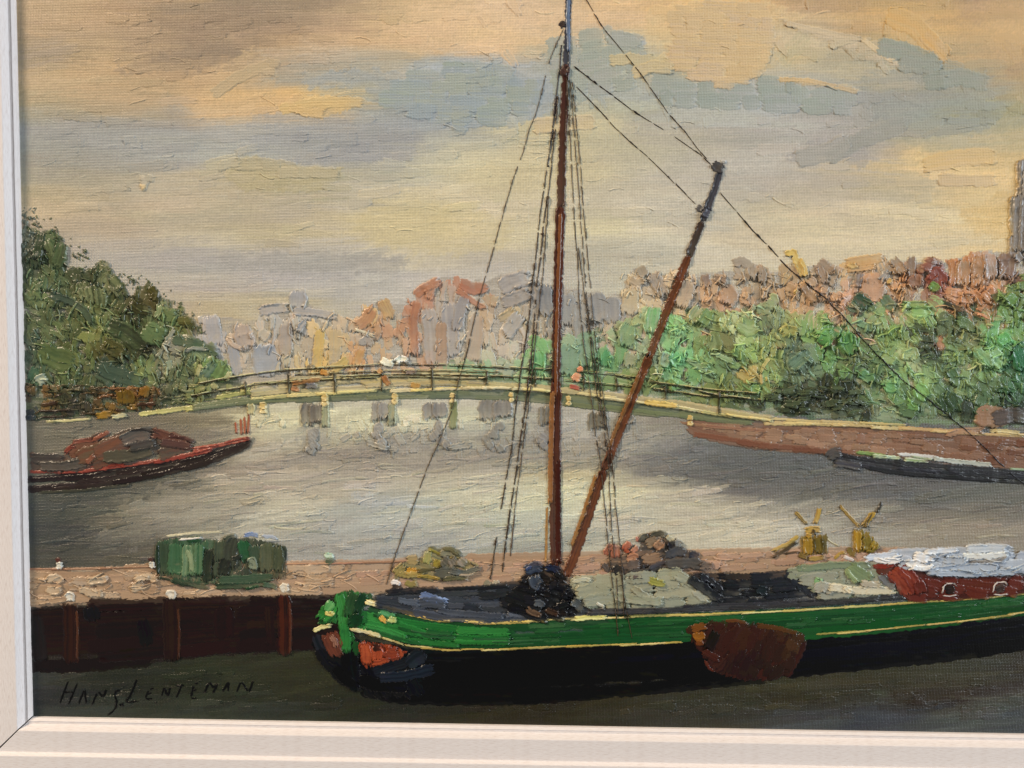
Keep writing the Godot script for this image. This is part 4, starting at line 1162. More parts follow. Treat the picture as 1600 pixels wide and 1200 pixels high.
	cover(pick2, earth, 160, 20.0, 11.0, 85.0, 25.0, low, 0.6, 0.8, 0.22, 0.5)
	cover(pick2, earth, 70, 26.0, 4.0, -6.0, 12.0, low, 0.8, 1.2, 0.35, 0.8)
	for a in [[60, 642, 120, 640, 4], [95, 628, 60, 634, 6], [85, 620, 105, 614, 4], [212, 632, 250, 630, 5], [180, 641, 200, 640, 5], [64, 652, 110, 650, 4]]:
		k(b, "3c2418", "2a201a", a[4], [a[0], a[1], a[2], a[3]], 1.2, 1.6)
	k(b, "7c5a14", "6a4c12", 24, [198, 606, 198, 620, 196, 634], 0.8, 1.0)
	k(b, "8a5c14", "7c5010", 14, [224, 604, 228, 610, 224, 622], 0.8, 1.0)
	k(b, "d8c888", "c8bc70", 4.5, [70, 659, 110, 657, 145, 654], 1.1, 1.4)
	k(b, "a87820", "94681a", 9, [148, 652, 165, 648, 180, 646], 1.0, 1.2)
	k(b, "d8cc98", "ccc07c", 7, [172, 652, 186, 650, 202, 648], 1.1, 1.6)
	k(b, "d4c878", "c8bc68", 7, [215, 648, 260, 642, 300, 636], 1.1, 1.4)
	k(b, "d0c470", "bcb464", 8, [288, 640, 330, 632, 382, 624], 1.1, 1.4)
	k(b, "b8b468", "a8a458", 7, [335, 622, 370, 616, 410, 610], 0.9, 1.2)
	k(b, "2c3440", "343c40", 8, [40, 654, 50, 652, 58, 654], 0.8, 0.8)
	part("painted_bank", b, painting, "brown and ochre painted grassy bank with a pale yellow edge")

# ---------------------------------------------------------------- bright trees, quay wall on the sunny side
func paint_right_bank() -> void:
	chroma = 0.82
	var spots := spots_of("720,575,7fa07a 750,580,86a882 790,570,9aa68c 815,575,8cb07c 835,560,6aa864 850,585,84a874 880,540,86a086 900,560,7f9c80 920,580,78a070 950,520,8aa276 960,560,5f9a5c 945,600,6f8c50 985,510,8a9a62 980,545,7d9a62 990,580,8f9c6a 1000,600,6f8440 1020,490,9ab47c 1030,510,6fb060 1050,530,78b46c 1020,560,8aa078 1065,560,6cb47c 1060,590,72a860 1040,605,6e8436 1080,490,7e9a5a 1100,500,7f9250 1090,520,7a9c58 1110,530,6f8a44 1125,540,6c7040 1110,580,6f9250 1130,560,5a7444 1150,490,9cb070 1165,505,a4b878 1190,480,8a9a62 1200,510,5c7050 1190,540,86a04c 1170,560,7a9a48 1200,560,8a9246 1215,530,8a9a50 1180,585,b09a4a 1210,580,7e9a52 1150,600,6a7c3c 1200,600,6f9048 1225,600,54683c 1240,540,587058 1240,510,8a9450 1250,560,6f8466 1265,580,5f7a5a 1280,520,6f9a4a 1300,540,4f8a3c 1300,570,62904a 1330,520,5c9450 1330,560,5a6c40 1320,460,5c8a58 1340,475,3c5c50 1345,500,6a8a5c 1385,470,4c6a44 1370,500,7a9a58 1400,520,6a8a40 1420,490,8aa45a 1440,480,88b460 1455,450,6f9a48 1430,560,a0b070 1400,550,80a050 1380,560,60804a 1450,530,3c4a30 1460,560,2e3a28 1480,520,5c7048 1500,490,3a5030 1520,520,6f7a48 1500,560,6a8a4a 1560,530,5fa05a 1580,470,5a7a3c 1560,470,4a5c38 1590,500,60904a 1545,580,70a058 1590,570,2c6a58 1550,600,4c6a40 1580,610,3a6a50 1500,600,6a8a50 1470,590,58784a 1440,610,7ca858 1400,600,6a9a58 1360,600,4c6a44 1330,600,3f4c34 1300,610,2c3424 1280,620,262c1e 1250,615,3c4430 1220,625,2c3020 1330,630,3a4430 1370,625,5a8048 1420,635,4a6a3c 1390,640,7a9068 1450,640,5c7a54 1480,630,2c4a34 1540,640,4a6a48 1580,640,2c3c34 1210,640,2a2c24 1300,640,50583c 1350,645,6a7454 1120,625,6c7c3c 1080,618,6a7a3a 1160,630,4c5a34 1700,480,5a7a44 1720,540,6a9a50 1690,600,3c6048 1780,500,4c6a3c 1780,600,3c5a3c 1360,460,b48c70 1400,485,b88c68 1440,465,8c6a4c 1500,480,b87c50 1540,470,b87848 1310,490,b8906c")
	var crown := poly([700, 562, 760, 556, 808, 562, 840, 528, 880, 522, 920, 530, 965, 503, 1010, 478, 1045, 486, 1075, 480, 1092, 492, 1110, 480, 1160, 483, 1200, 466, 1230, 484, 1260, 502, 1300, 478, 1340, 472, 1400, 486, 1440, 468, 1470, 470, 1490, 484, 1520, 472, 1560, 452, 1600, 434, 1800, 424, 1800, 662, 1600, 664, 1500, 656, 1400, 658, 1330, 652, 1200, 648, 1120, 638, 1040, 622, 960, 610, 880, 602, 800, 597, 700, 596])
	var c := Coat.new()
	var far := Coat.new()
	var pick := func(p: Vector2) -> Coat: return far if p.x < 975.0 else c
	wet = 0.95
	cover(pick, crown, 620, 38.0, 23.0, 65.0, 55.0, spots, 0.4, 0.4, 0.10, 0.3)
	var thick := poly([975, 500, 1010, 480, 1160, 486, 1200, 468, 1260, 502, 1340, 462, 1400, 480, 1470, 455, 1560, 455, 1600, 440, 1800, 430, 1800, 640, 1500, 650, 1330, 645, 1120, 630, 980, 600])
	cover(pick, thick, 330, 44.0, 20.0, 65.0, 60.0, spots, 0.35, 1.2, 0.16, 0.4)
	cover(pick, thick, 260, 30.0, 10.0, 60.0, 60.0, spots, 0.4, 1.0, 0.3, 0.6)
	cover(pick, thick, 240, 24.0, 5.0, 55.0, 50.0, spots, 0.5, 1.0, 0.5, 0.9)
	wet = 0.7
	# big loaded leaves
	for a in [[1150, 500, 1170, 512, 1186, 506, 30, "a8b87c", "88a058"], [1112, 520, 1116, 536, 1112, 552, 24, "8c9a5c", "64703c"], [1095, 478, 1084, 494, 1080, 506, 20, "7c945c", "a8a870"], [1110, 482, 1100, 500, 1090, 512, 18, "7c9a54", "6c8a4c"], [1022, 478, 1018, 500, 1016, 524, 22, "9cb484", "6cae5c"], [1058, 548, 1056, 560, 1062, 572, 26, "6cb880", "74b074"], [1040, 548, 1036, 565, 1046, 572, 15, "98a888", "8ca47c"], [1075, 575, 1085, 590, 1070, 600, 26, "74a85c", "80b060"], [1150, 580, 1168, 592, 1182, 590, 15, "b49c4c", "c8a858"], [1195, 600, 1205, 612, 1214, 604, 17, "98904c", "7c9850"], [1180, 598, 1178, 610, 1176, 618, 17, "7ca050", "70944c"], [1216, 522, 1230, 515, 1246, 520, 17, "b8ac58", "8ca050"], [1228, 560, 1238, 556, 1244, 548, 14, "5c7058", "6c8064"], [1232, 575, 1250, 560, 1262, 548, 24, "5c7860", "74907c"], [1280, 540, 1290, 525, 1302, 520, 24, "54943c", "66a44c"], [1318, 520, 1325, 540, 1330, 556, 30, "60984c", "447c38"], [1330, 462, 1350, 474, 1358, 482, 18, "34544c", "2c4a44"], [1376, 462, 1386, 474, 1398, 484, 17, "5c8058", "40604c"], [1420, 486, 1440, 488, 1458, 484, 18, "84b058", "9cc070"], [1404, 476, 1430, 476, 1450, 476, 13, "8ca858", "6c9448"], [1450, 444, 1458, 448, 1466, 456, 14, "78a84c", "5c8c3c"], [1470, 474, 1488, 480, 1506, 486, 10, "1c2c28", "2c3c34"], [1560, 520, 1566, 530, 1572, 540, 22, "64b468", "58a454"], [1545, 545, 1556, 560, 1566, 575, 24, "7cac68", "94b878"], [1405, 555, 1425, 552, 1430, 565, 20, "a4b878", "88a054"], [1375, 555, 1385, 562, 1398, 566, 13, "a0b070", "8ca858"], [1340, 580, 1355, 590, 1360, 600, 16, "74a868", "5c8c54"], [1430, 600, 1440, 615, 1450, 622, 22, "80b45c", "6ca050"], [1380, 600, 1390, 606, 1400, 602, 18, "78b468", "60a058"], [1415, 630, 1428, 636, 1436, 634, 14, "5c8c44", "74a854"], [1520, 545, 1535, 560, 1545, 580, 17, "8cb47c", "64945c"], [1585, 545, 1592, 560, 1600, 580, 22, "2c6c5c", "3c8070"], [1480, 575, 1490, 590, 1486, 604, 18, "486840", "5c7c4c"], [1585, 460, 1574, 470, 1566, 478, 20, "5c8c3c", "74984c"], [1490, 500, 1510, 506, 1520, 520, 16, "748c4c", "5c7440"], [1140, 545, 1160, 560, 1170, 574, 12, "74944c", "8cac5c"], [1115, 552, 1130, 560, 1148, 566, 9, "a8bc80", "7c9c58"], [1070, 560, 1095, 575, 1120, 590, 9, "8ca470", "6c8c54"]]:
		k(c, a[7], a[8], a[6] * 0.9, a.slice(0, 6), 0.9, 2.4)
	for a in [[890, 535, 888, 560, 886, 590, 30, "86a088", "7c9c80"], [915, 515, 918, 545, 920, 575, 26, "8ca48c", "7ca078"], [840, 545, 842, 565, 838, 590, 20, "68ac5c", "7cb878"], [950, 545, 945, 560, 942, 575, 12, "4c9468", "60a878"], [985, 505, 978, 520, 980, 545, 24, "88a068", "7c9c68"], [990, 550, 984, 562, 986, 575, 20, "a8a478", "94a070"]]:
		k(far, a[7], a[8], a[6], a.slice(0, 6), 0.8, 1.3)
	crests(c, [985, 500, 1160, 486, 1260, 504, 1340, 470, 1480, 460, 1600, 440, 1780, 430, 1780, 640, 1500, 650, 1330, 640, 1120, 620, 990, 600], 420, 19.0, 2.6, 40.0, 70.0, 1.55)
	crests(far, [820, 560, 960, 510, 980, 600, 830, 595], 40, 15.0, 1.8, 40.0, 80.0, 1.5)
	# trunks and deep shade under the leaves
	for i in 30:
		var p := Vector2(rng.randf_range(1195, 1345), rng.randf_range(606, 646))
		k(c, ["2c3222", "3a422c", "4a5638", "20241c"][i % 4], "56643e", rng.randf_range(5, 12), [p.x - 8, p.y + rng.randf_range(-4, 4), p.x + 4, p.y, p.x + rng.randf_range(8, 20), p.y + rng.randf_range(-4, 4)], 1.0, 1.7)
	k(c, "3c4434", "30382c", 17, [1508, 622, 1509, 645, 1508, 664], 0.9, 1.2)
	k(c, "2c3028", "20241c", 12, [1350, 640, 1354, 650, 1350, 662], 1.0, 1.4)
	part("painted_foliage", far, painting, "pale misty green painted foliage behind the mast")
	part("painted_trees", c, painting, "bright green painted trees of thick curled knife strokes")
	var h := Coat.new()
	k(h, "a87858", "9c6c4c", 30, [1520, 648, 1540, 650, 1575, 655], 0.5, 0.6)
	k(h, "5c5048", "4c4440", 24, [1545, 656, 1575, 648, 1620, 650], 0.6, 0.9)
	k(h, "5c5048", "4c4440", 24, [1600, 650, 1680, 650, 1800, 655], 0.6, 0.9)
	part("painted_shed", h, painting, "low brown painted shed under the bright trees")
	var q := Coat.new()
	var top := [1072, 650, 1100, 652, 1200, 662, 1340, 668, 1450, 675, 1600, 684, 1800, 694]
	var low := [1072, 668, 1100, 682, 1200, 703, 1300, 709, 1400, 712, 1600, 735, 1800, 752]
	wet = 0.85
	strip(q, top, low, 4, 6, 15.0, ["946c4e", "8a6044", "80563e"], 0.35, 0.3, 0.1)
	for i in 90:
		var s := rng.randf_range(0.05, 1.0)
		var p := between(top, low, rng.randf_range(0.15, 0.85), s, s, 2)
		var dark: float = clampf((p[0] - 1250.0) / 350.0, 0.0, 1.0)
		var col := pigment("a47a5a").lerp(pigment("70422a"), clampf(dark + rng.randf_range(-0.35, 0.25), 0.0, 1.0))
		stroke(q, [p[0] - 16, p[1] - 1, p[0], p[1], p[0] + 18, p[1] + 2], rng.randf_range(8, 16), vary(col, 0.08), vary(col, 0.14), 0.5, 0.5)
	strip(q, [1080, 676, 1200, 692, 1300, 698, 1340, 700], [1080, 684, 1200, 703, 1300, 709, 1340, 710], 1, 3, 9.0, ["7c4830", "8c5438"], 0.4, 0.4, 0.1)
	strip(q, [1190, 652, 1260, 656, 1350, 660, 1420, 664], [1190, 662, 1260, 664, 1350, 668, 1420, 672], 2, 4, 6.0, ["e0c478", "d8b868", "d0b070"], 1.0, 1.4, 0.1)
	strip(q, [1400, 664, 1480, 668, 1560, 674, 1640, 678], [1400, 672, 1480, 678, 1560, 682, 1640, 686], 1, 3, 6.0, ["d8b868", "c8a468", "b88858"], 1.0, 1.4, 0.12)
	strip(q, [1060, 655, 1120, 662, 1200, 668], [1060, 662, 1120, 670, 1200, 676], 1, 2, 5.0, ["a47450", "8c5c40"], 0.6, 0.6)
	k(q, "b88c68", "a87854", 10, [1475, 680, 1500, 674, 1540, 672], 1.0, 1.6)
	k(q, "e0c884", "d0b46c", 6, [1545, 672, 1575, 674, 1600, 678], 1.2, 1.6)
	part("painted_quay_wall", q, painting, "reddish brown painted quay wall with a yellow top edge")

# ---------------------------------------------------------------- footbridge
func paint_bridge() -> void:
	chroma = 0.88
	wet = 0.5
	var deck := Coat.new()
	var arch_top := [300, 634, 400, 620, 500, 613, 600, 609, 700, 607, 800, 609, 880, 614, 960, 623, 1040, 634, 1120, 646, 1180, 654]
	var arch_low := [300, 642, 400, 630, 500, 625, 600, 622, 700, 622, 800, 624, 880, 632, 960, 642, 1040, 652, 1120, 660, 1180, 664]
	strip(deck, arch_top, arch_low, 3, 9, 8.0, ["6c7454", "74784e", "666e54", "7a7c58"], 0.4, 0.4, 0.12)
	var walk := [390, 622, 450, 616, 520, 612, 600, 608, 700, 604, 780, 604, 840, 607, 900, 613, 960, 620, 1010, 627, 1060, 632, 1110, 641, 1160, 649, 1210, 656]
	var walk_low := []
	for i in range(0, walk.size(), 2):
		walk_low.append(walk[i])
		walk_low.append(walk[i + 1] + 6)
	var walk_up := []
	for i in range(0, walk.size(), 2):
		walk_up.append(walk[i])
		walk_up.append(walk[i + 1] - (26 if walk[i] < 760 else 3))
	strip(deck, walk_up, walk, 3, 12, 9.0, ["b8a870", "c4b07c", "a89c78", "c0a868", "b09c70"], 0.6, 0.9, 0.12)
	strip(deck, walk, walk_low, 1, 22, 5.5, ["e0cc80", "e4c86c", "dcc488", "e8d49c", "c8b870"], 1.2, 1.5, 0.1, 0.08)
	k(deck, "e8c468", "e0b44c", 8, [1005, 628, 1030, 631, 1060, 634], 1.2, 1.6)
	var bridge := part("painted_footbridge", deck, painting, "long low painted footbridge with yellow deck line and green arch")
	var lines := [
		["40361c", 3.2, [310, 601, 345, 594, 400, 585, 450, 579, 500, 576, 560, 573, 597, 571, 640, 570, 700, 571, 760, 574, 820, 577, 865, 579]],
		["40361c", 2.6, [900, 581, 960, 586, 1000, 592]],
		["4a3a1c", 3.4, [300, 620, 340, 612, 380, 606, 400, 601, 450, 596, 500, 592, 560, 588, 640, 586, 720, 587, 800, 590, 862, 593]],
		["4a3a1c", 2.4, [880, 595, 930, 600, 1000, 606]],
		["3a3018", 2.6, [420, 601, 470, 597, 520, 594, 590, 591]],
		["5c4a20", 2.2, [460, 586, 520, 584, 600, 581, 690, 580, 780, 582]],
		["38301c", 2.6, [600, 590, 660, 590, 720, 593, 760, 592]],
		["3a3420", 3.0, [1012, 597, 1050, 602, 1090, 608, 1130, 612, 1185, 616]],
		["3a3420", 3.0, [1020, 609, 1060, 614, 1100, 620, 1150, 622, 1190, 626]],
		["2c2c1c", 2.8, [1090, 612, 1120, 618, 1170, 624]],
		["3a3420", 2.6, [960, 588, 985, 592]]]
	for l in lines:
		var c := Coat.new()
		drag(c, l[0], l[1], l[2], 0.12, 1.5)
		var up := []
		for i in range(0, l[2].size(), 2):
			up.append(l[2][i])
			up.append(l[2][i + 1] - 2.6)
		drag(c, ["c8bc88", "b8ac70", "a8a468"][rng.randi() % 3], 2.8, up, 0.7, 1.2)
		part("railing", c, bridge)
	for a in [[310, 598, 350, 591, 400, 582], [305, 616, 345, 608, 380, 603], [405, 581, 425, 579, 446, 576], [403, 600, 425, 597, 446, 594], [560, 570, 600, 568, 650, 568], [985, 587, 996, 589, 1004, 590], [1014, 595, 1022, 597, 1032, 598]]:
		k(deck, "d8ccA0", "c4b888", 2.4, a, 1.0, 0.9)
	for a in [[382, 592, 386, 622], [450, 582, 452, 617], [522, 580, 524, 616], [597, 573, 597, 614], [674, 572, 676, 612], [760, 575, 760, 604], [835, 577, 836, 606], [912, 583, 912, 612], [962, 588, 964, 614], [1038, 600, 1040, 626], [1122, 608, 1122, 648]]:
		var c := Coat.new()
		k(c, "42361c", "2e2a18", 4.0, [a[0], a[1], (a[0] + a[2]) * 0.5 + 0.6, (a[1] + a[3]) * 0.5, a[2], a[3]], 1.3, 1.3)
		part("post", c, bridge)
	# piers with their broken reflections
	for a in [[488, 628, 668, 32, "857a6a", "6a5f50"], [594, 626, 662, 25, "8e867a", "9c9486"], [680, 626, 658, 36, "90877c", "7c7468"], [775, 623, 660, 50, "7c7468", "8c8478"], [853, 632, 668, 20, "78705e", "8a8272"], [935, 641, 674, 28, "6c6450", "7a705c"], [978, 646, 668, 26, "8c8270", "988e7c"]]:
		var c := Coat.new()
		k(c, a[4], a[5], a[3] * 0.62, [a[0] - a[3] * 0.2, a[1], a[0] - a[3] * 0.22, (a[1] + a[2]) * 0.5, a[0] - a[3] * 0.2, a[2]], 0.9, 1.4)
		k(c, a[5], a[4], a[3] * 0.6, [a[0] + a[3] * 0.2, a[1], a[0] + a[3] * 0.2, (a[1] + a[2]) * 0.5, a[0] + a[3] * 0.22, a[2] - 4], 0.9, 1.4)
		part("pier", c, bridge)
	var mirror := Coat.new()
	for a in [[490, 672, 705, 34, "a09a8c", "8c8478"], [594, 664, 700, 36, "958c80", "aaa292"], [690, 660, 698, 40, "8a8276", "a09888"], [770, 664, 705, 44, "8a8274", "969080"], [850, 672, 705, 30, "8c8680", "989080"], [945, 676, 705, 24, "988e7c", "8a8070"]]:
		for i in 6:
			var y: float = lerpf(a[1], a[2], (i + 0.5) / 6.0)
			var x: float = a[0] + rng.randf_range(-0.3, 0.3) * a[3]
			k(mirror, a[4], a[5], rng.randf_range(9, 16), [x - 6, y - 7, x + rng.randf_range(-3, 3), y, x + rng.randf_range(-8, 8), y + 7], 0.5, 0.9)
	for a in [[530, 690, 550, 678, 9], [555, 675, 562, 685, 9], [570, 690, 610, 702, 8], [640, 690, 655, 676, 8], [700, 700, 740, 694, 10]]:
		k(mirror, "b8ae98", "98907e", a[4], [a[0], a[1], a[2], a[3]], 0.7, 1.2)
	part("reflection", mirror, bridge, "broken grey reflections of the bridge piers")
	for a in [[508, 630, 672, "a8a474", "7c7860"], [612, 628, 668, "8c9070", "9a946c"], [708, 622, 674, "7c8048", "8c8c54"], [392, 628, 650, "d4c080", "c0b078"]]:
		var c := Coat.new()
		k(c, a[3], a[4], 11, [a[0], a[1], a[0] + 1, (a[1] + a[2]) * 0.5, a[0], a[2]], 0.8, 1.1)
		part("mooring_pole", c, bridge)
	for a in [[508, 624, 17], [617, 622, 15], [707, 621, 13], [799, 620, 12], [888, 625, 12], [1078, 656, 13], [411, 637, 17]]:
		var c := Coat.new()
		k(c, "e4c884", "d0a850", a[2] * 0.62, [a[0] - a[2] * 0.4, a[1] - 4, a[0], a[1] - 3, a[0] + a[2] * 0.45, a[1] - 4], 1.2, 1.6)
		k(c, "ecd494", "dcb868", a[2] * 0.55, [a[0] - a[2] * 0.35, a[1] + 3, a[0], a[1] + 6, a[0] + a[2] * 0.4, a[1] + 2], 1.3, 1.9)
		part("lantern", c, bridge)
	# people and a pale cart crossing
	var f := Coat.new()
	k(f, "f4ecd0", "ece4c0", 11, [594, 560, 606, 568, 618, 566], 1.5, 2.3)
	k(f, "f4ecc8", "fcf4dc", 10, [616, 566, 626, 560, 640, 563], 1.6, 2.3)
	k(f, "6c7478", "8c8c84", 6, [634, 566, 640, 568, 644, 566], 1.2, 1.4)
	part("painted_cart", f, painting, "cream white painted blob of a cart on the footbridge")
	f = Coat.new()
	k(f, "e88c5c", "e07c50", 9, [903, 572, 906, 576, 907, 582], 1.3, 1.9)
	k(f, "e49c70", "d88058", 12, [893, 585, 900, 589, 908, 592], 1.3, 1.9)
	k(f, "b85040", "a84438", 6, [888, 602, 898, 605, 908, 608], 1.3, 1.9)
	part("painted_person", f, painting, "orange red painted figure crossing the bridge beside the mast")
	f = Coat.new()
	for a in [[455, 600, 480, 596, 505, 592, 7, "b0743c", "8c5424"], [455, 606, 465, 608, 470, 606, 8, "c08050", "a0602c"], [500, 581, 510, 582, 516, 584, 8, "c88c34", "c07428"], [474, 604, 490, 602, 500, 606, 8, "8c8480", "706860"], [598, 586, 606, 598, 612, 602, 8, "b4743c", "a0602c"], [590, 577, 594, 580, 598, 584, 7, "a06c34", "c08c4c"], [640, 600, 650, 603, 660, 602, 7, "d0a450", "c08a3c"], [632, 582, 645, 581, 655, 579, 6, "806c60", "a08878"], [478, 574, 488, 573, 494, 572, 6, "5c5440", "7c7054"]]:
		k(f, a[7], a[8], a[6], a.slice(0, 6), 1.1, 1.6)
	part("painted_crowd", f, painting, "ochre and grey painted dabs of passers-by behind the bridge railing").set_meta("kind", "stuff")

# ---------------------------------------------------------------- two moored boats
func paint_boats() -> void:
	var c := Coat.new()
	var top := [40, 742, 130, 738, 200, 728, 260, 720, 320, 708, 370, 694, 394, 685]
	var low := [40, 772, 130, 764, 200, 754, 260, 742, 320, 726, 370, 706, 394, 690]
	strip(c, top, low, 4, 4, 9.0, ["241a18", "2c2020", "1c1618", "302420"], 0.6, 0.7, 0.2)
	k(c, "3c3c2c", "4c4838", 5, [60, 770, 130, 766, 210, 757], 0.6, 0.8)
	var boat := part("painted_rowing_boat", c, painting, "dark maroon painted boat with red gunwale heaped with brown cargo")
	c = Coat.new()
	for a in [[44, 737, 70, 737, 100, 738, 5], [96, 737, 130, 736, 170, 731, 6], [118, 730, 150, 727, 180, 724, 5], [150, 733, 200, 726, 250, 719, 6], [240, 722, 290, 712, 335, 702, 7], [300, 706, 345, 695, 394, 684, 6], [250, 706, 300, 700, 345, 694, 4], [350, 692, 372, 686, 396, 682, 4]]:
		k(c, "a84c38", "8c3428", a[6], a.slice(0, 6), 1.2, 1.6)
	for a in [[150, 724, 175, 721, 200, 718, 16], [180, 714, 190, 722, 200, 726, 14]]:
		k(c, "7c3020", "942c20", a[6], a.slice(0, 6), 0.8, 1.0)
	part("gunwale", c, boat)
	c = Coat.new()
	block_in(c, [46, 712, 100, 712, 130, 694, 180, 676, 235, 672, 300, 690, 306, 700, 240, 714, 150, 728, 46, 734], ["5c4a3c", "6a4632", "54483c", "4a4038"], 14, -22, 0.6, 0.8)
	for a in [[48, 716, 75, 716, 104, 717, 16, "3a3430", "4a423a"], [60, 728, 100, 728, 140, 722, 14, "5c5248", "50483c"], [104, 708, 130, 700, 160, 690, 18, "6a4430", "7c4c34"], [120, 716, 150, 706, 190, 690, 24, "74432c", "665038"], [150, 712, 190, 690, 230, 682, 24, "7a4a32", "64483a"], [190, 690, 215, 678, 240, 676, 20, "545048", "6a5c50"], [160, 714, 200, 712, 244, 700, 18, "56503c", "4a4434"], [200, 700, 230, 694, 248, 690, 14, "4c4640", "3a342c"], [236, 674, 262, 682, 300, 694, 16, "5c3428", "6c4030"], [250, 690, 275, 694, 304, 698, 12, "44302a", "5c3c34"], [110, 692, 130, 688, 150, 686, 7, "8c4c38", "7c3c2c"], [145, 688, 160, 680, 174, 673, 6, "8c4830", "9c5438"], [100, 708, 110, 700, 118, 694, 7, "8c3c2c", "7c3020"], [200, 672, 225, 670, 250, 676, 4, "2a2420", "3c3430"], [262, 680, 290, 684, 308, 692, 5, "4c2c24", "5c3830"], [136, 724, 145, 716, 150, 708, 8, "8c5038", "704430"]]:
		k(c, a[7], a[8], a[6], a.slice(0, 6), 1.0, 1.6)
	part("cargo", c, boat)
	c = Coat.new()
	for a in [[368, 658, 370, 680], [376, 652, 378, 682], [382, 648, 384, 680], [389, 645, 389, 682]]:
		k(c, "b85c34", "984428", 4.5, [a[0], a[1], (a[0] + a[2]) * 0.5, (a[1] + a[3]) * 0.5, a[2], a[3]], 0.8, 0.9)
	part("red_stakes", c, boat)
	c = Coat.new()
	var t2 := [1300, 704, 1340, 714, 1400, 720, 1480, 728, 1600, 735, 1800, 744]
	var l2 := [1300, 722, 1340, 728, 1400, 740, 1480, 746, 1600, 756, 1800, 770]
	strip(c, t2, l2, 4, 5, 8.0, ["2e2e30", "35353a", "28282a", "3a3a3c"], 0.6, 0.8, 0.15)
	k(c, "58544e", "4c4a48", 16, [1290, 716, 1300, 708, 1316, 704], 0.9, 1.6)
	k(c, "5c5852", "46444a", 12, [1300, 722, 1325, 726, 1348, 730], 0.8, 1.4)
	boat = part("painted_barge_hull", c, painting, "long dark grey painted barge moored under the red brown quay")
	c = Coat.new()
	for a in [[1335, 706, 1360, 709, 1385, 712, 6, "8ca858", "6c8c44"], [1360, 712, 1390, 714, 1410, 717, 6, "c8d4a8", "88a468"], [1400, 709, 1440, 712, 1470, 715, 5, "dcd8cc", "c8c4b8"], [1410, 717, 1430, 719, 1452, 720, 6, "ccd0b0", "7c9c50"], [1455, 716, 1500, 722, 1552, 726, 7, "d8d8d0", "bcc0b8"], [1420, 712, 1445, 716, 1460, 718, 4, "8c9c6c", "a8ac8c"], [1575, 732, 1590, 733, 1610, 734, 4, "a8b8a0", "6c8c60"]]:
		k(c, a[7], a[8], a[6], a.slice(0, 6), 1.2, 1.6)
	part("gunwale", c, boat)

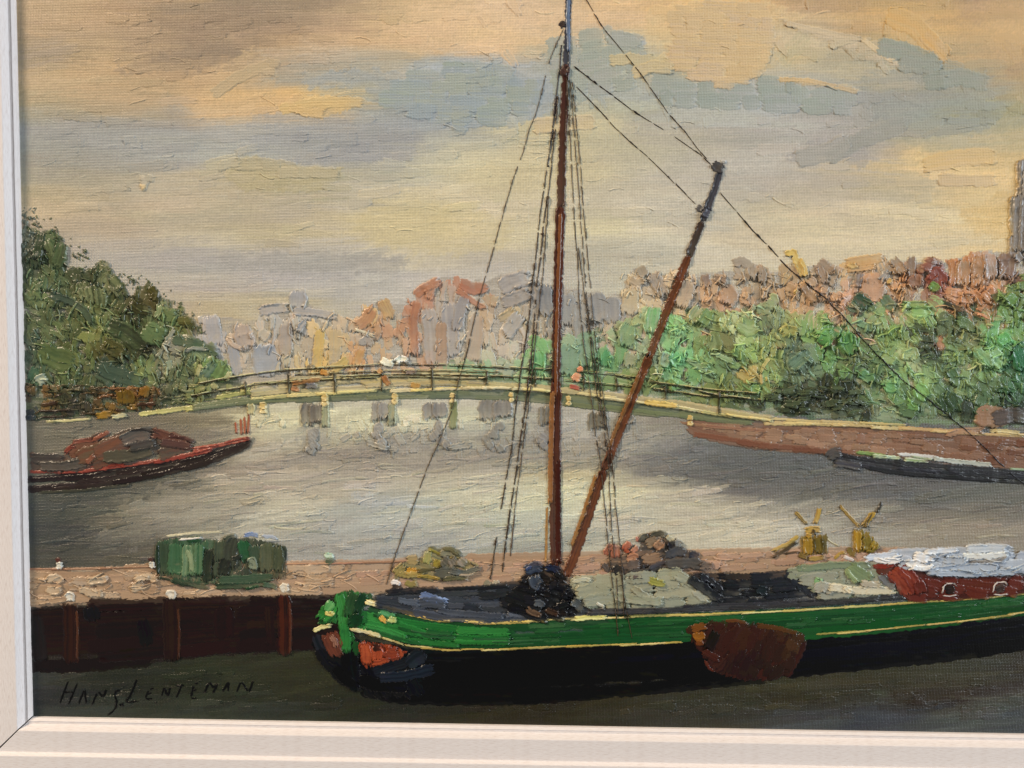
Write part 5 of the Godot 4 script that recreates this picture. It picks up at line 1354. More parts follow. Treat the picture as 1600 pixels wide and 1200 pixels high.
# ---------------------------------------------------------------- quay in the foreground
func paint_quay() -> void:
	wet = 0.8
	var c := Coat.new()
	var top := [40, 892, 130, 888, 240, 884, 440, 880, 520, 879, 600, 878, 680, 872, 760, 869, 860, 867, 1000, 864, 1200, 859, 1300, 856, 1420, 857]
	var low := [40, 948, 130, 941, 240, 937, 440, 932, 520, 930, 600, 924, 680, 922, 760, 918, 860, 915, 1000, 905, 1200, 898, 1300, 890, 1420, 885]
	strip(c, top, low, 4, 9, 17.0, ["b08c68", "a8825e", "b48e6c", "a88464"], 0.5, 0.5, 0.06)
	for i in 44:
		var s := rng.randf_range(0.0, 0.36)
		var p := between(top, low, rng.randf_range(0.05, 0.9), s, s, 2)
		k(c, ["bc9a74", "b8946c", "a88460", "c4a480", "b0967a"][i % 5], ["ac8864", "c0a07c", "a07c58"][i % 3], rng.randf_range(8, 16), [p[0] - 22, p[1] + rng.randf_range(-3, 3), p[0], p[1] + rng.randf_range(-2, 2), p[0] + rng.randf_range(14, 34), p[1] + rng.randf_range(-4, 4)], 0.4, 1.2)
	for i in 80:
		var s := rng.randf_range(0.36, 1.0)
		var p := between(top, low, rng.randf_range(0.05, 0.75), s, s, 2)
		k(c, ["b48c6c", "b88e70", "ac8464", "bc9474"][i % 4], ["a87e60", "b88c70"][i % 2], rng.randf_range(6, 12), [p[0] - 20, p[1] + 1, p[0], p[1], p[0] + 24, p[1] - 2], 0.5, 0.9)
	for a in [[72, 905, 88, 902, 102, 910, 12], [70, 918, 84, 924, 100, 920, 11], [122, 918, 140, 925, 166, 926, 11], [135, 908, 160, 905, 172, 902, 11], [205, 922, 218, 915, 224, 905, 12], [208, 903, 232, 900, 252, 906, 10], [100, 890, 130, 891, 160, 890, 5]]:
		k(c, "c8ac88", "b89c78", a[6], a.slice(0, 6), 1.2, 2.4)
	strip(c, [40, 888, 130, 886, 240, 882], [40, 893, 130, 891, 240, 887], 1, 3, 4.0, ["8c5c40", "a06c4c"], 0.8, 1.2)
	strip(c, [440, 877, 520, 877, 600, 876, 680, 870], [440, 883, 520, 882, 600, 881, 680, 876], 1, 3, 4.0, ["8c6048", "a87858"], 0.7, 0.8)
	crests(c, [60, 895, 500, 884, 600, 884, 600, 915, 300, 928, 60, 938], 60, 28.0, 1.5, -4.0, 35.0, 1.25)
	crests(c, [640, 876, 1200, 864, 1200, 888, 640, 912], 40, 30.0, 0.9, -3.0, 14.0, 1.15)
	wet = 0.5
	var quay := part("painted_quay", c, painting, "tan painted quay top scraped with knife marks")
	c = Coat.new()
	var ft := [40, 947, 130, 941, 240, 938, 440, 933, 560, 930]
	var fl := [40, 1046, 130, 1046, 240, 1036, 380, 1020, 560, 1012]
	strip(c, ft, fl, 5, 4, 26.0, ["22120e", "1c0e0c", "281410", "180c0c"], 0.3, 0.25, 0.2)
	for a in [[52, 960, 60, 1000, 64, 1036, 24, "1a1618", "20181a"], [140, 945, 145, 960, 150, 972, 26, "0e0c12", "121016"], [222, 965, 228, 990, 230, 1012, 20, "0c0a0c", "100c10"], [350, 945, 350, 980, 352, 1000, 30, "26120e", "1c100e"], [420, 945, 422, 980, 424, 1010, 14, "2c1610", "1e100e"]]:
		k(c, a[7], a[8], a[6], a.slice(0, 6), 0.4, 0.4)
	part("quay_front", c, quay, "nearly black brown painted timber face of the quay")
	for a in [[110, 940, 1040, 24, "34180c", "582c14"], [268, 936, 1036, 26, "2c160e", "44200e"], [444, 926, 1028, 22, "4c1c10", "5a2a18"]]:
		c = Coat.new()
		k(c, a[4], "1e100a", a[3], [a[0], a[1], a[0] + 2, (a[1] + a[2]) * 0.5, a[0] + 1, a[2]], 0.7, 0.9)
		k(c, a[5], "54301c", 4.2, [a[0] + a[3] * 0.42, a[1] + 12, a[0] + a[3] * 0.5, (a[1] + a[2]) * 0.5, a[0] + a[3] * 0.44, a[2] - 4], 0.8, 1.2)
		var post := part("mooring_post", c, quay)
		c = Coat.new()
		k(c, "e8dcc4", "d0c4ac", 13, [a[0] - 8, a[1] - 5, a[0], a[1] - 9, a[0] + 10, a[1] - 7], 1.4, 2.0)
		part("cap", c, post)

func paint_quay_goods() -> void:
	# green tarpaulin crates
	var c := Coat.new()
	block_in(c, [246, 846, 262, 838, 330, 840, 346, 844, 342, 914, 300, 912, 262, 902, 248, 898], ["34523c", "3c5c44", "2c4a38", "4a6048"], 14, 90, 0.6, 0.6)
	for a in [[256, 845, 255, 870, 258, 900, 22, "33422e", "44543c"], [276, 846, 276, 872, 276, 900, 22, "305840", "466a4c"], [296, 848, 298, 872, 296, 902, 22, "4c6c4c", "7c9064"], [312, 846, 312, 872, 312, 902, 14, "2c5840", "5c7850"], [290, 843, 305, 842, 318, 841, 9, "164030", "1e4a38"], [266, 903, 290, 910, 330, 915, 11, "2c4434", "38503c"], [330, 855, 326, 880, 326, 912, 14, "22241a", "2e3022"], [344, 860, 344, 880, 342, 905, 16, "2c2e22", "1c1e18"]]:
		k(c, a[7], a[8], a[6], a.slice(0, 6), 0.9, 1.3)
	k(c, "e8dcc8", "d4c8b4", 3.6, [278, 843, 300, 841, 322, 839], 1.2, 1.4)
	k(c, "c4b890", "b8ac90", 4.5, [258, 838, 300, 833, 350, 831], 0.6, 1.0)
	k(c, "1c2c22", "243428", 4.5, [248, 900, 262, 904, 300, 914], 0.9, 0.9)
	k(c, "16281e", "20342a", 4.5, [247, 848, 248, 872, 249, 900], 0.9, 0.9)
	k(c, "788a60", "98a070", 8, [294, 856, 300, 872, 302, 894], 0.7, 0.8)
	part("painted_crate", c, painting, "bright green painted crate with a pale streak and white top edge")
	c = Coat.new()
	block_in(c, [342, 842, 378, 837, 412, 842, 442, 850, 443, 896, 436, 908, 345, 916], ["3a4232", "444c38", "2e362a", "4c5238"], 14, 90, 0.6, 0.6)
	for a in [[366, 838, 360, 860, 362, 892, 20, "34362a", "444838"], [380, 842, 384, 862, 388, 880, 18, "1e5440", "2c5c48"], [398, 848, 400, 868, 400, 890, 18, "3a4c38", "485440"], [418, 846, 420, 868, 418, 896, 22, "4a5238", "5c5c40"], [434, 850, 436, 870, 434, 896, 16, "4c5034", "3e442e"], [356, 870, 352, 885, 350, 900, 18, "2a2c22", "1c1e1a"], [340, 905, 380, 904, 430, 900, 13, "34503c", "445844"], [335, 915, 380, 914, 420, 910, 9, "244234", "2c4a3c"], [382, 920, 395, 917, 408, 914, 6, "124a3c", "1c4a3c"], [410, 912, 425, 914, 436, 918, 8, "3c5444", "4c604c"], [388, 880, 396, 874, 398, 892, 12, "8c9070", "6c7864"], [350, 845, 358, 838, 372, 836, 8, "4c4e40", "38402f"], [362, 872, 372, 870, 380, 866, 7, "30342c", "20241c"]]:
		k(c, a[7], a[8], a[6], a.slice(0, 6), 0.9, 1.4)
	k(c, "5470a0", "7c90b0", 6, [378, 837, 392, 834, 408, 837], 0.8, 1.1)
	k(c, "a0a6b0", "98a0a8", 5, [408, 838, 425, 838, 436, 842], 0.9, 1.3)
	part("painted_crate", c, painting, "grey green painted crate with a blue dab on its top")
	# bollards on the quay
	for a in [[93, 883, "white headed painted bollard beside the frame"], [238, 882, "white headed painted bollard beside the green crate"]]:
		c = Coat.new()
		k(c, "5c2c20", "3c2420", 8, [a[0] - 6, a[1] - 6, a[0] - 2, a[1] - 8, a[0] + 4, a[1] - 7], 1.0, 1.2)
		k(c, "e8e0cc", "ccc4b0", 11, [a[0] - 6, a[1] + 1, a[0], a[1], a[0] + 7, a[1] - 1], 1.5, 2.2)
		part("painted_bollard", c, painting, a[2])
	c = Coat.new()
	k(c, "d0e0cc", "8cbc9c", 9, [506, 866, 514, 868, 523, 867], 1.4, 1.8)
	k(c, "4c5c44", "34442c", 10, [508, 878, 516, 877, 522, 871], 1.1, 1.4)
	part("painted_bollard", c, painting, "mint green painted bollard between the crates and the ochre heap")
	c = Coat.new()
	k(c, "1c1c1a", "262420", 13, [610, 918, 619, 918, 630, 920], 1.0, 1.2)
	k(c, "f0e8dc", "e0d0c0", 7, [609, 910, 618, 909, 628, 913], 1.5, 2.0)
	part("painted_bollard", c, painting, "black painted bollard with a white top behind the bow")
	# heap of ochre sacks
	c = Coat.new()
	block_in(c, [614, 900, 630, 878, 662, 872, 668, 856, 692, 858, 715, 862, 736, 880, 752, 886, 735, 900, 690, 904, 640, 902], ["8c7c4c", "74704c", "9c8850", "605c44"], 11, 20, 0.6, 0.8)
	for a in [[616, 898, 626, 888, 634, 880, 14, "8c7c40", "a08848"], [634, 876, 644, 874, 656, 874, 14, "9c8454", "a88c54"], [634, 890, 644, 893, 656, 890, 11, "d89820", "cc8818"], [620, 896, 640, 898, 664, 894, 10, "948040", "a8904c"], [664, 882, 668, 872, 670, 858, 12, "98944c", "a89c58"], [676, 878, 684, 880, 690, 874, 11, "a88c28", "948028"], [667, 856, 680, 862, 694, 868, 5, "7c6c1c", "948428"], [684, 866, 700, 862, 714, 866, 10, "7c7458", "8c8464"], [690, 856, 705, 858, 720, 868, 6, "5c5430", "6c6440"], [650, 892, 680, 888, 692, 882, 5, "40381c", "58502c"], [690, 872, 700, 880, 702, 888, 16, "4c483c", "6c6454"], [704, 870, 710, 878, 712, 886, 16, "8c7c68", "605848"], [716, 872, 722, 878, 728, 884, 13, "948470", "74705c"], [676, 896, 695, 894, 716, 890, 15, "4a4a40", "5c5c50"], [690, 904, 710, 902, 735, 902, 8, "6c6440", "54502f"], [700, 890, 728, 894, 754, 884, 9, "54544c", "6c6c60"], [716, 897, 735, 897, 750, 892, 4, "bca484", "4c4a40"], [632, 908, 640, 912, 654, 911, 9, "6c6428", "948440"], [650, 898, 670, 900, 690, 904, 6, "a8882c", "94782c"], [734, 878, 740, 882, 744, 880, 4, "403c30", "54503c"]]:
		k(c, a[7], a[8], a[6], a.slice(0, 6), 1.1, 1.7)
	part("painted_sack_heap", c, painting, "ochre and grey painted heap of sacks on the quay")
	c = Coat.new()
	for a in [[754, 908, 764, 912, 772, 918, 9, "8c8468", "6c6850"], [768, 908, 776, 910, 782, 906, 6, "c0b49c", "a89878"], [754, 914, 764, 920, 774, 922, 7, "54503c", "3c382c"]]:
		k(c, a[7], a[8], a[6], a.slice(0, 6), 1.0, 1.5)
	part("painted_bollard", c, painting, "small grey painted bollard at the foot of the shrouds")
	# dark heap with red brick dabs
	c = Coat.new()
	block_in(c, [942, 884, 960, 868, 1000, 850, 1008, 836, 1045, 836, 1066, 852, 1092, 872, 1112, 886, 1060, 894, 1000, 900, 955, 894], ["54483e", "6c5644", "3c3834", "80644c"], 11, -8, 0.6, 0.8)
	for a in [[944, 868, 950, 858, 956, 848, 9, "a85434", "b4664a"], [962, 872, 962, 862, 964, 848, 14, "b87458", "98543c"], [974, 862, 982, 852, 986, 856, 13, "b4502c", "a84828"], [985, 862, 992, 858, 998, 852, 8, "c08060", "b06c4c"], [992, 842, 996, 842, 1000, 840, 7, "c07868", "b86c5c"], [976, 872, 990, 868, 998, 872, 10, "9c6448", "c48c64"], [1000, 848, 1004, 838, 1014, 834, 9, "3c3a2c", "4c4a3c"], [1014, 838, 1030, 832, 1044, 838, 9, "3c3828", "54503c"], [1008, 852, 1018, 846, 1030, 842, 17, "8c7458", "7c644c"], [1022, 858, 1030, 850, 1036, 842, 13, "a87854", "8c6c50"], [1040, 836, 1048, 842, 1054, 848, 8, "c4b48c", "b0a480"], [1040, 852, 1048, 852, 1054, 858, 15, "14141c", "20202a"], [1052, 846, 1062, 848, 1066, 852, 10, "4c4e52", "8c8a80"], [1000, 872, 1020, 872, 1036, 868, 14, "a07c5c", "8c6c50"], [1036, 868, 1056, 860, 1074, 862, 15, "4c4c4c", "3a3c42"], [1074, 864, 1084, 868, 1092, 872, 15, "1c2230", "2c3442"], [940, 880, 946, 886, 952, 892, 8, "3c3632", "5c544c"], [956, 892, 964, 890, 974, 892, 16, "20201e", "34322e"], [978, 884, 990, 880, 1002, 880, 14, "5c5048", "6c5c50"], [1000, 884, 1008, 882, 1014, 884, 7, "1a1c20", "2c2c2c"], [976, 896, 1020, 892, 1070, 888, 14, "4c463e", "5a5248"], [1010, 888, 1030, 878, 1042, 874, 7, "34343a", "444448"], [1036, 880, 1080, 878, 1108, 886, 15, "544e46", "4a4640"], [1090, 886, 1100, 882, 1116, 884, 10, "786454", "5c5046"], [985, 900, 994, 898, 1004, 898, 8, "5c4c44", "6c5c54"]]:
		k(c, a[7], a[8], a[6], a.slice(0, 6), 1.1, 1.8)
	part("painted_coal_heap", c, painting, "black brown painted heap with brick red dabs")
	# yellow windlasses
	c = Coat.new()
	block_in(c, [1252, 834, 1288, 832, 1290, 868, 1250, 870], ["947018", "6c5818", "4c4014"], 9, 90, 0.8, 0.8)
	for a in [[1262, 838, 1262, 852, 1262, 868, 14, "a87c1c", "8c6814"], [1276, 838, 1278, 852, 1278, 866, 15, "3c3410", "6c5818"], [1256, 830, 1270, 826, 1286, 828, 9, "c89c3c", "b48828"], [1258, 836, 1262, 836, 1270, 838, 7, "b88c2c", "a87c24"], [1241, 797, 1252, 810, 1264, 822, 6, "b08828", "4c3c1c"], [1281, 792, 1278, 806, 1272, 822, 7, "c49830", "a88028"], [1250, 836, 1230, 850, 1204, 862, 6, "c49c3c", "a8842c"], [1248, 845, 1228, 858, 1204, 872, 5, "2a2214", "3c3018"], [1290, 840, 1300, 848, 1312, 854, 3, "c8b888", "6c5c30"], [1246, 862, 1252, 868, 1262, 870, 8, "5c4c1c", "7c6424"], [1260, 872, 1276, 872, 1290, 868, 7, "a88430", "94742c"], [1268, 826, 1271, 830, 1272, 834, 5, "2a2014", "382c18"], [1222, 866, 1240, 862, 1250, 862, 4, "34281c", "4c3c28"]]:
		k(c, a[7], a[8], a[6], a.slice(0, 6), 1.2, 1.8)
	part("painted_windlass", c, painting, "yellow painted windlass with a long slanting brace")
	c = Coat.new()
	block_in(c, [1332, 826, 1348, 824, 1370, 850, 1362, 864, 1330, 868], ["947018", "7c6418", "8c7020"], 9, 90, 0.8, 0.8)
	for a in [[1340, 826, 1340, 842, 1340, 864, 11, "b8881c", "946c14"], [1352, 836, 1356, 850, 1352, 862, 13, "6c5c1c", "8c7424"], [1311, 788, 1326, 806, 1344, 824, 5, "a88028", "5c4820"], [1366, 798, 1356, 812, 1346, 826, 8, "bc9028", "a07c24"], [1379, 783, 1374, 792, 1368, 802, 5, "2a2418", "1c1a14"], [1362, 800, 1354, 816, 1350, 826, 3, "3c301c", "4c3c20"], [1324, 854, 1330, 864, 1338, 868, 9, "6c5a1c", "846c24"], [1300, 874, 1312, 864, 1324, 862, 5, "b48c2c", "a07c28"], [1360, 846, 1366, 852, 1370, 848, 10, "a08020", "8c741c"], [1350, 862, 1362, 860, 1372, 850, 6, "7c6418", "a08428"], [1316, 868, 1326, 872, 1334, 876, 5, "d8ccc0", "b0a498"]]:
		k(c, a[7], a[8], a[6], a.slice(0, 6), 1.2, 1.8)
	part("painted_windlass", c, painting, "ochre painted windlass with a black tipped crank arm")

# ---------------------------------------------------------------- the sailing barge
func paint_barge() -> void:
	var c := Coat.new()
	wet = 0.42
	var top := [560, 1004, 600, 1012, 650, 1016, 720, 1016, 800, 1014, 950, 1008, 1080, 1002, 1200, 998, 1270, 994, 1400, 982, 1500, 972, 1600, 958, 1800, 935]
	var low := [560, 1082, 600, 1092, 650, 1096, 720, 1097, 800, 1096, 950, 1085, 1080, 1072, 1200, 1060, 1270, 1052, 1400, 1040, 1500, 1028, 1600, 1010, 1800, 985]
	strip(c, top, low, 4, 5, 27.0, ["070708", "0a090a", "050506", "0b0a0c"], 0.3, 0.25, 0.2)
	block_in(c, [490, 992, 510, 988, 560, 1000, 600, 1012, 660, 1014, 660, 1090, 590, 1090, 550, 1076, 510, 1040, 494, 1014], ["08080a", "0c0c0e", "101014"], 15, 55, 0.4, 0.4)
	for a in [[492, 990, 500, 1010, 516, 1028, 14, "14161c", "24262c"], [496, 1012, 515, 1040, 540, 1060, 18, "0a0a0c", "141418"], [512, 1020, 535, 1030, 560, 1050, 22, "0a0a0a", "0e0e10"], [545, 1010, 548, 1045, 556, 1074, 26, "080808", "0c0c0c"], [520, 1040, 540, 1060, 562, 1080, 16, "080808", "0a0a0a"], [582, 1050, 610, 1040, 640, 1030, 20, "1a2028", "10141a"], [636, 1040, 650, 1028, 668, 1018, 22, "20262e", "12161c"], [560, 1060, 590, 1070, 640, 1072, 20, "0a0a0a", "060606"], [590, 1058, 630, 1056, 680, 1044, 16, "141a24", "1c2430"]]:
		k(c, a[7], a[8], a[6], a.slice(0, 6), 0.7, 1.0)
	var barge := part("painted_barge", c, painting, "long black hulled painted barge with green strake and brown mast")
	# green strake
	c = Coat.new()
	var gt := [575, 942, 600, 950, 640, 961, 680, 969, 760, 973, 850, 972, 950, 966, 1100, 961, 1200, 956, 1350, 948, 1480, 939, 1600, 929, 1800, 905]
	var gl := [556, 984, 600, 996, 640, 1008, 680, 1013, 760, 1014, 850, 1011, 950, 1006, 1100, 1000, 1200, 997, 1350, 985, 1480, 972, 1600, 956, 1800, 935]
	strip(c, gt, gl, 3, 6, 19.0, ["0f4a28", "12502c", "0c4024", "184c30"], 0.4, 0.4, 0.16)
	strip(c, [560, 952, 600, 962, 640, 972, 720, 982, 800, 984], [556, 982, 600, 994, 640, 1004, 720, 1010, 800, 1010], 3, 3, 13.0, ["1f7034", "2c803c", "196030"], 0.8, 1.1, 0.14)
	block_in(c, [528, 922, 545, 919, 575, 926, 580, 940, 560, 960, 552, 985, 548, 1022, 536, 1022, 528, 975, 500, 976, 494, 980, 508, 956, 520, 942], ["226430", "2c7438", "1c5028", "184828"], 11, 80, 0.6, 0.7)
	for a in [[565, 978, 600, 985, 640, 1000, 12, "287c3c", "3c9450"], [610, 970, 640, 982, 680, 996, 13, "267a3c", "1f6c34"], [530, 925, 536, 950, 538, 985, 15, "2c7834", "3c9048"], [538, 968, 540, 995, 540, 1020, 15, "226c34", "2c803c"], [524, 942, 512, 955, 498, 972, 20, "247430", "328c3c"], [522, 938, 514, 948, 510, 958, 12, "48944c", "6cac5c"], [556, 925, 552, 945, 546, 966, 22, "1c3c24", "2c4a28"], [570, 925, 562, 945, 558, 962, 14, "16382c", "10302a"], [568, 958, 556, 968, 546, 980, 18, "103c24", "0e3020"], [590, 955, 605, 962, 618, 968, 18, "48946c", "5ca47c"], [556, 1000, 558, 1015, 562, 1025, 12, "184c24", "123c1c"]]:
		k(c, a[7], a[8], a[6], a.slice(0, 6), 1.0, 1.7)
	wet = 0.6
	for i in 60:
		var s0 := rng.randf_range(0.0, 0.92)
		k(c, ["24582e", "0c3c22", "30583a", "124828", "3c6438", "0a3420"][i % 6], ["145030", "245c34"][i % 2], rng.randf_range(3, 9), between(gt, gl, rng.randf_range(0.12, 0.88), s0, s0 + rng.randf_range(0.02, 0.07), 4), 0.5, 0.7)
	wet = 0.42
	part("green_strake", c, barge)
	# yellow lines along the strake, broken where the brush ran dry
	c = Coat.new()
	strip(c, [572, 936, 600, 944, 640, 955, 680, 965, 760, 970, 850, 968], [572, 942, 600, 950, 640, 960, 680, 969, 760, 974, 850, 972], 1, 7, 6.0, ["e0bc64", "d8b04c", "ecd48c"], 1.3, 1.6, 0.1)
	strip(c, [850, 968, 950, 962, 1100, 958, 1200, 952, 1350, 944, 1480, 936, 1600, 926, 1800, 902], [850, 972, 950, 967, 1100, 962, 1200, 957, 1350, 949, 1480, 940, 1600, 930, 1800, 906], 1, 20, 3.8, ["d8cc7c", "ccb85c", "e0cc80", "c8a84c", "a8984c"], 1.0, 1.0, 0.15)
	strip(c, [546, 980, 600, 994, 640, 1008, 700, 1013, 800, 1012, 950, 1006, 1070, 1000], [546, 984, 600, 999, 640, 1012, 700, 1017, 800, 1016, 950, 1010, 1070, 1004], 1, 18, 3.6, ["c8a850", "b89438", "d8bc70", "a89040"], 1.0, 1.0, 0.15)
	strip(c, [1272, 990, 1330, 985, 1390, 980, 1480, 971, 1600, 955, 1800, 933], [1272, 994, 1330, 989, 1390, 984, 1480, 975, 1600, 959, 1800, 937], 1, 12, 3.4, ["c8a048", "a88434", "b8a050", "d8b868", "8c8038"], 1.0, 1.0, 0.15)
	for a in [[488, 986, 504, 979, 522, 976, 7, "e0d080", "ece0a0"], [508, 956, 516, 958, 524, 954, 7, "e8d478", "dcc460"], [594, 960, 600, 968, 606, 972, 8, "d09030", "e0a844"], [606, 964, 614, 968, 622, 966, 9, "c8cc70", "b0c070"], [896, 967, 920, 964, 950, 964, 8, "d8cc60", "e4dc88"], [570, 938, 580, 942, 590, 944, 7, "ecd070", "f4e4b0"], [546, 981, 570, 986, 600, 993, 6, "e0cc98", "d4bc78"]]:
		k(c, a[7], a[8], a[6], a.slice(0, 6), 1.4, 2.0)
	part("yellow_trim", c, barge)
	c = Coat.new()
	block_in(c, [506, 988, 524, 984, 534, 1010, 534, 1030, 520, 1022], ["5c2c1c", "6c3420"], 9, 65, 0.6, 0.7)
	block_in(c, [561, 1000, 600, 1004, 634, 1018, 628, 1030, 574, 1046], ["943818", "a0401c", "7c2c16"], 10, 75, 0.7, 1.0)
	for a in [[512, 990, 520, 1008, 530, 1026, 20, "6c3420", "4c2418"], [516, 990, 524, 1000, 528, 1012, 8, "a07058", "7c4c38"], [570, 1004, 574, 1020, 574, 1040, 16, "b44c24", "9c3c1c"], [585, 1004, 592, 1020, 590, 1034, 17, "983818", "ac4420"], [602, 1014, 612, 1020, 626, 1018, 20, "7c2c18", "943a1c"], [580, 1036, 596, 1032, 612, 1026, 9, "a8441f", "8c3018"]]:
		k(c, a[7], a[8], a[6], a.slice(0, 6), 1.0, 1.7)
	k(c, "14100e", "201410", 11, [582, 1010, 590, 1010, 597, 1010], 0.9, 1.2)
	part("bow_panel", c, barge, "brick red painted panels on either side of the stem")
	# deck
	c = Coat.new()
	strip(c, [585, 932, 640, 922, 700, 920, 780, 916, 860, 918], [585, 944, 640, 956, 700, 967, 780, 970, 860, 966], 4, 3, 13.0, ["3c4046", "484c54", "34383c", "2a2c30"], 0.5, 0.7, 0.16)
	for a in [[600, 926, 640, 922, 690, 920, 10, "181a1e", "22242a"], [655, 928, 670, 932, 690, 938, 13, "6c80a8", "545c6c"], [680, 932, 694, 936, 702, 940, 5, "8ca0c4", "5c6c8c"], [640, 944, 670, 940, 700, 944, 16, "4c5058", "3a3e44"], [620, 936, 640, 940, 660, 942, 10, "5c6470", "4a5058"], [722, 946, 740, 950, 756, 954, 14, "20242a", "2a2e34"], [745, 928, 790, 920, 830, 916, 22, "1c1e1e", "26282a"], [680, 952, 720, 958, 790, 962, 10, "4c5058", "3c4048"], [780, 940, 810, 936, 836, 932, 18, "16181a", "202224"], [690, 920, 740, 918, 800, 914, 6, "101214", "1a1c1e"], [790, 958, 810, 960, 830, 960, 10, "5c6068", "484c54"]]:
		k(c, a[7], a[8], a[6], a.slice(0, 6), 0.8, 1.2)
	part("deck", c, barge)
	# anchor winch and gear
	c = Coat.new()
	block_in(c, [806, 915, 815, 895, 835, 882, 868, 884, 884, 896, 890, 920, 900, 940, 918, 956, 870, 970, 838, 966, 800, 950, 780, 935], ["0c0c0e", "121214", "1a1816"], 13, 20, 0.9, 1.2)
	for i in 26:
		var p := Vector2(rng.randf_range(808, 898), rng.randf_range(898, 962))
		if p.x > 890 and p.y < 915:
			continue
		k(c, ["0c0c0e", "141418", "1c1a1a", "241c16"][i % 4], ["18181c", "0a0a0a"][i % 2], rng.randf_range(6, 11), [p.x - 14, p.y + rng.randf_range(-5, 9), p.x, p.y, p.x + rng.randf_range(6, 16), p.y + rng.randf_range(-3, 10)], 0.7, 1.9)
	for a in [[818, 892, 835, 884, 850, 886, 16, "2c3648", "3c4858"], [850, 886, 865, 886, 876, 892, 11, "141c30", "1c2844"], [834, 896, 836, 908, 846, 914, 20, "343c48", "4a525c"], [866, 894, 874, 898, 880, 902, 8, "141414", "202020"], [832, 940, 842, 940, 852, 946, 11, "484c50", "5c6062"], [822, 948, 832, 956, 848, 960, 8, "6c5038", "4c3828"], [850, 950, 862, 955, 876, 960, 9, "34241a", "4a301c"], [892, 934, 904, 944, 914, 952, 15, "5c5c54", "3c3e3c"], [820, 902, 818, 906, 816, 910, 8, "101012", "1c1c20"]]:
		k(c, a[7], a[8], a[6], a.slice(0, 6), 1.4, 2.4)
	k(c, "3c4c78", "344468", 5, [820, 890, 826, 886, 832, 884], 1.4, 1.4)
	part("anchor_winch", c, barge, "glossy black painted anchor winch with blue lights")
	# hatch covers
	c = Coat.new()
	strip(c, [886, 907, 940, 902, 1000, 895, 1060, 890], [918, 950, 960, 948, 1040, 944, 1122, 936], 4, 3, 14.0, ["989474", "a09a78", "94947a", "8c9070"], 0.5, 0.7, 0.07)
	block_in(c, [886, 907, 1062, 890, 1124, 936, 1040, 945, 918, 951, 900, 930], ["989474", "a09a78", "94947a"], 16, -6, 0.5, 0.5, 0.06)
	for a in [[892, 908, 910, 904, 926, 906, 7, "d4ccac", "b8b08c"], [1010, 902, 1025, 908, 1040, 910, 12, "a49a3c", "8c882c"], [1052, 894, 1075, 905, 1098, 920, 15, "a8a484", "98967a"], [1084, 918, 1098, 930, 1112, 936, 17, "9c9880", "b0ac90"], [985, 914, 1000, 926, 1022, 938, 12, "a09a7c", "949070"], [930, 940, 940, 946, 946, 950, 5, "d8d0b8", "bcb498"], [960, 930, 1000, 936, 1040, 938, 14, "949474", "a09c80"]]:
		k(c, a[7], a[8], a[6], a.slice(0, 6), 0.9, 1.9)
	part("hatch_cover", c, barge, "pale sage painted hatch cover beside the winch")
	c = Coat.new()
	strip(c, [1070, 894, 1120, 895, 1180, 896, 1230, 892], [1130, 944, 1170, 943, 1220, 940, 1280, 934], 4, 3, 14.0, ["16181c", "1c1e22", "121416", "202228"], 0.7, 1.2, 0.2)
	for a in [[1072, 900, 1100, 918, 1130, 940, 15, "1c1e22", "24262a"], [1088, 896, 1110, 906, 1130, 926, 10, "26282e", "1a1c20"], [1224, 892, 1250, 910, 1276, 932, 15, "24262c", "2c3036"], [1180, 918, 1190, 922, 1200, 924, 15, "1a2226", "22282c"]]:
		k(c, a[7], a[8], a[6], a.slice(0, 6), 1.0, 1.9)
	part("open_hatch", c, barge, "black painted open hatch between two pale covers")
	c = Coat.new()
	strip(c, [1230, 888, 1280, 884, 1330, 882, 1372, 884], [1280, 934, 1320, 934, 1360, 930, 1412, 924], 4, 3, 14.0, ["8c8c70", "98947c", "848a68"], 0.5, 0.8, 0.08)
	block_in(c, [1222, 892, 1370, 880, 1412, 924, 1285, 936, 1262, 916], ["8c8c70", "98947c", "848a68"], 15, -4, 0.5, 0.6, 0.07)
	for a in [[1240, 888, 1300, 882, 1360, 882, 11, "7c8864", "6c7c58"], [1322, 884, 1340, 896, 1362, 908, 22, "6c7c50", "7c8c58"], [1318, 888, 1328, 900, 1340, 912, 8, "9ca870", "7c8c54"], [1270, 902, 1278, 908, 1286, 904, 9, "6c9c5c", "8cb474"], [1268, 920, 1285, 914, 1304, 924, 16, "a09882", "b0a890"], [1290, 915, 1340, 922, 1400, 922, 12, "d8c8a4", "c8b890"], [1316, 914, 1322, 920, 1330, 924, 7, "ecdcb8", "d8c8a0"], [1370, 895, 1385, 908, 1400, 918, 12, "6c6a68", "5c5c5c"], [1340, 908, 1360, 912, 1380, 912, 10, "a89880", "c0b090"]]:
		k(c, a[7], a[8], a[6], a.slice(0, 6), 1.1, 2.0)
	part("hatch_cover", c, barge, "cream and olive painted hatch cover beside the red cabin")
	c = Coat.new()
	strip(c, [915, 952, 1000, 949, 1100, 944, 1200, 942, 1300, 936, 1418, 926], [915, 962, 1000, 959, 1100, 954, 1200, 950, 1300, 943, 1418, 934], 2, 6, 7.0, ["2c2c2e", "38383a", "242426", "403e3c"], 0.8, 1.2, 0.15)
	part("side_deck", c, barge)
	# cabin
	c = Coat.new()
	strip(c, [1440, 900, 1500, 906, 1600, 902, 1800, 890], [1415, 937, 1500, 935, 1600, 925, 1800, 902], 3, 3, 13.0, ["4c1c12", "561f14", "421810"], 0.5, 0.5, 0.12)
	block_in(c, [1362, 884, 1402, 879, 1432, 892, 1460, 905, 1600, 902, 1600, 926, 1420, 938, 1404, 915], ["582012", "642416"], 13, 10, 0.5, 0.5)
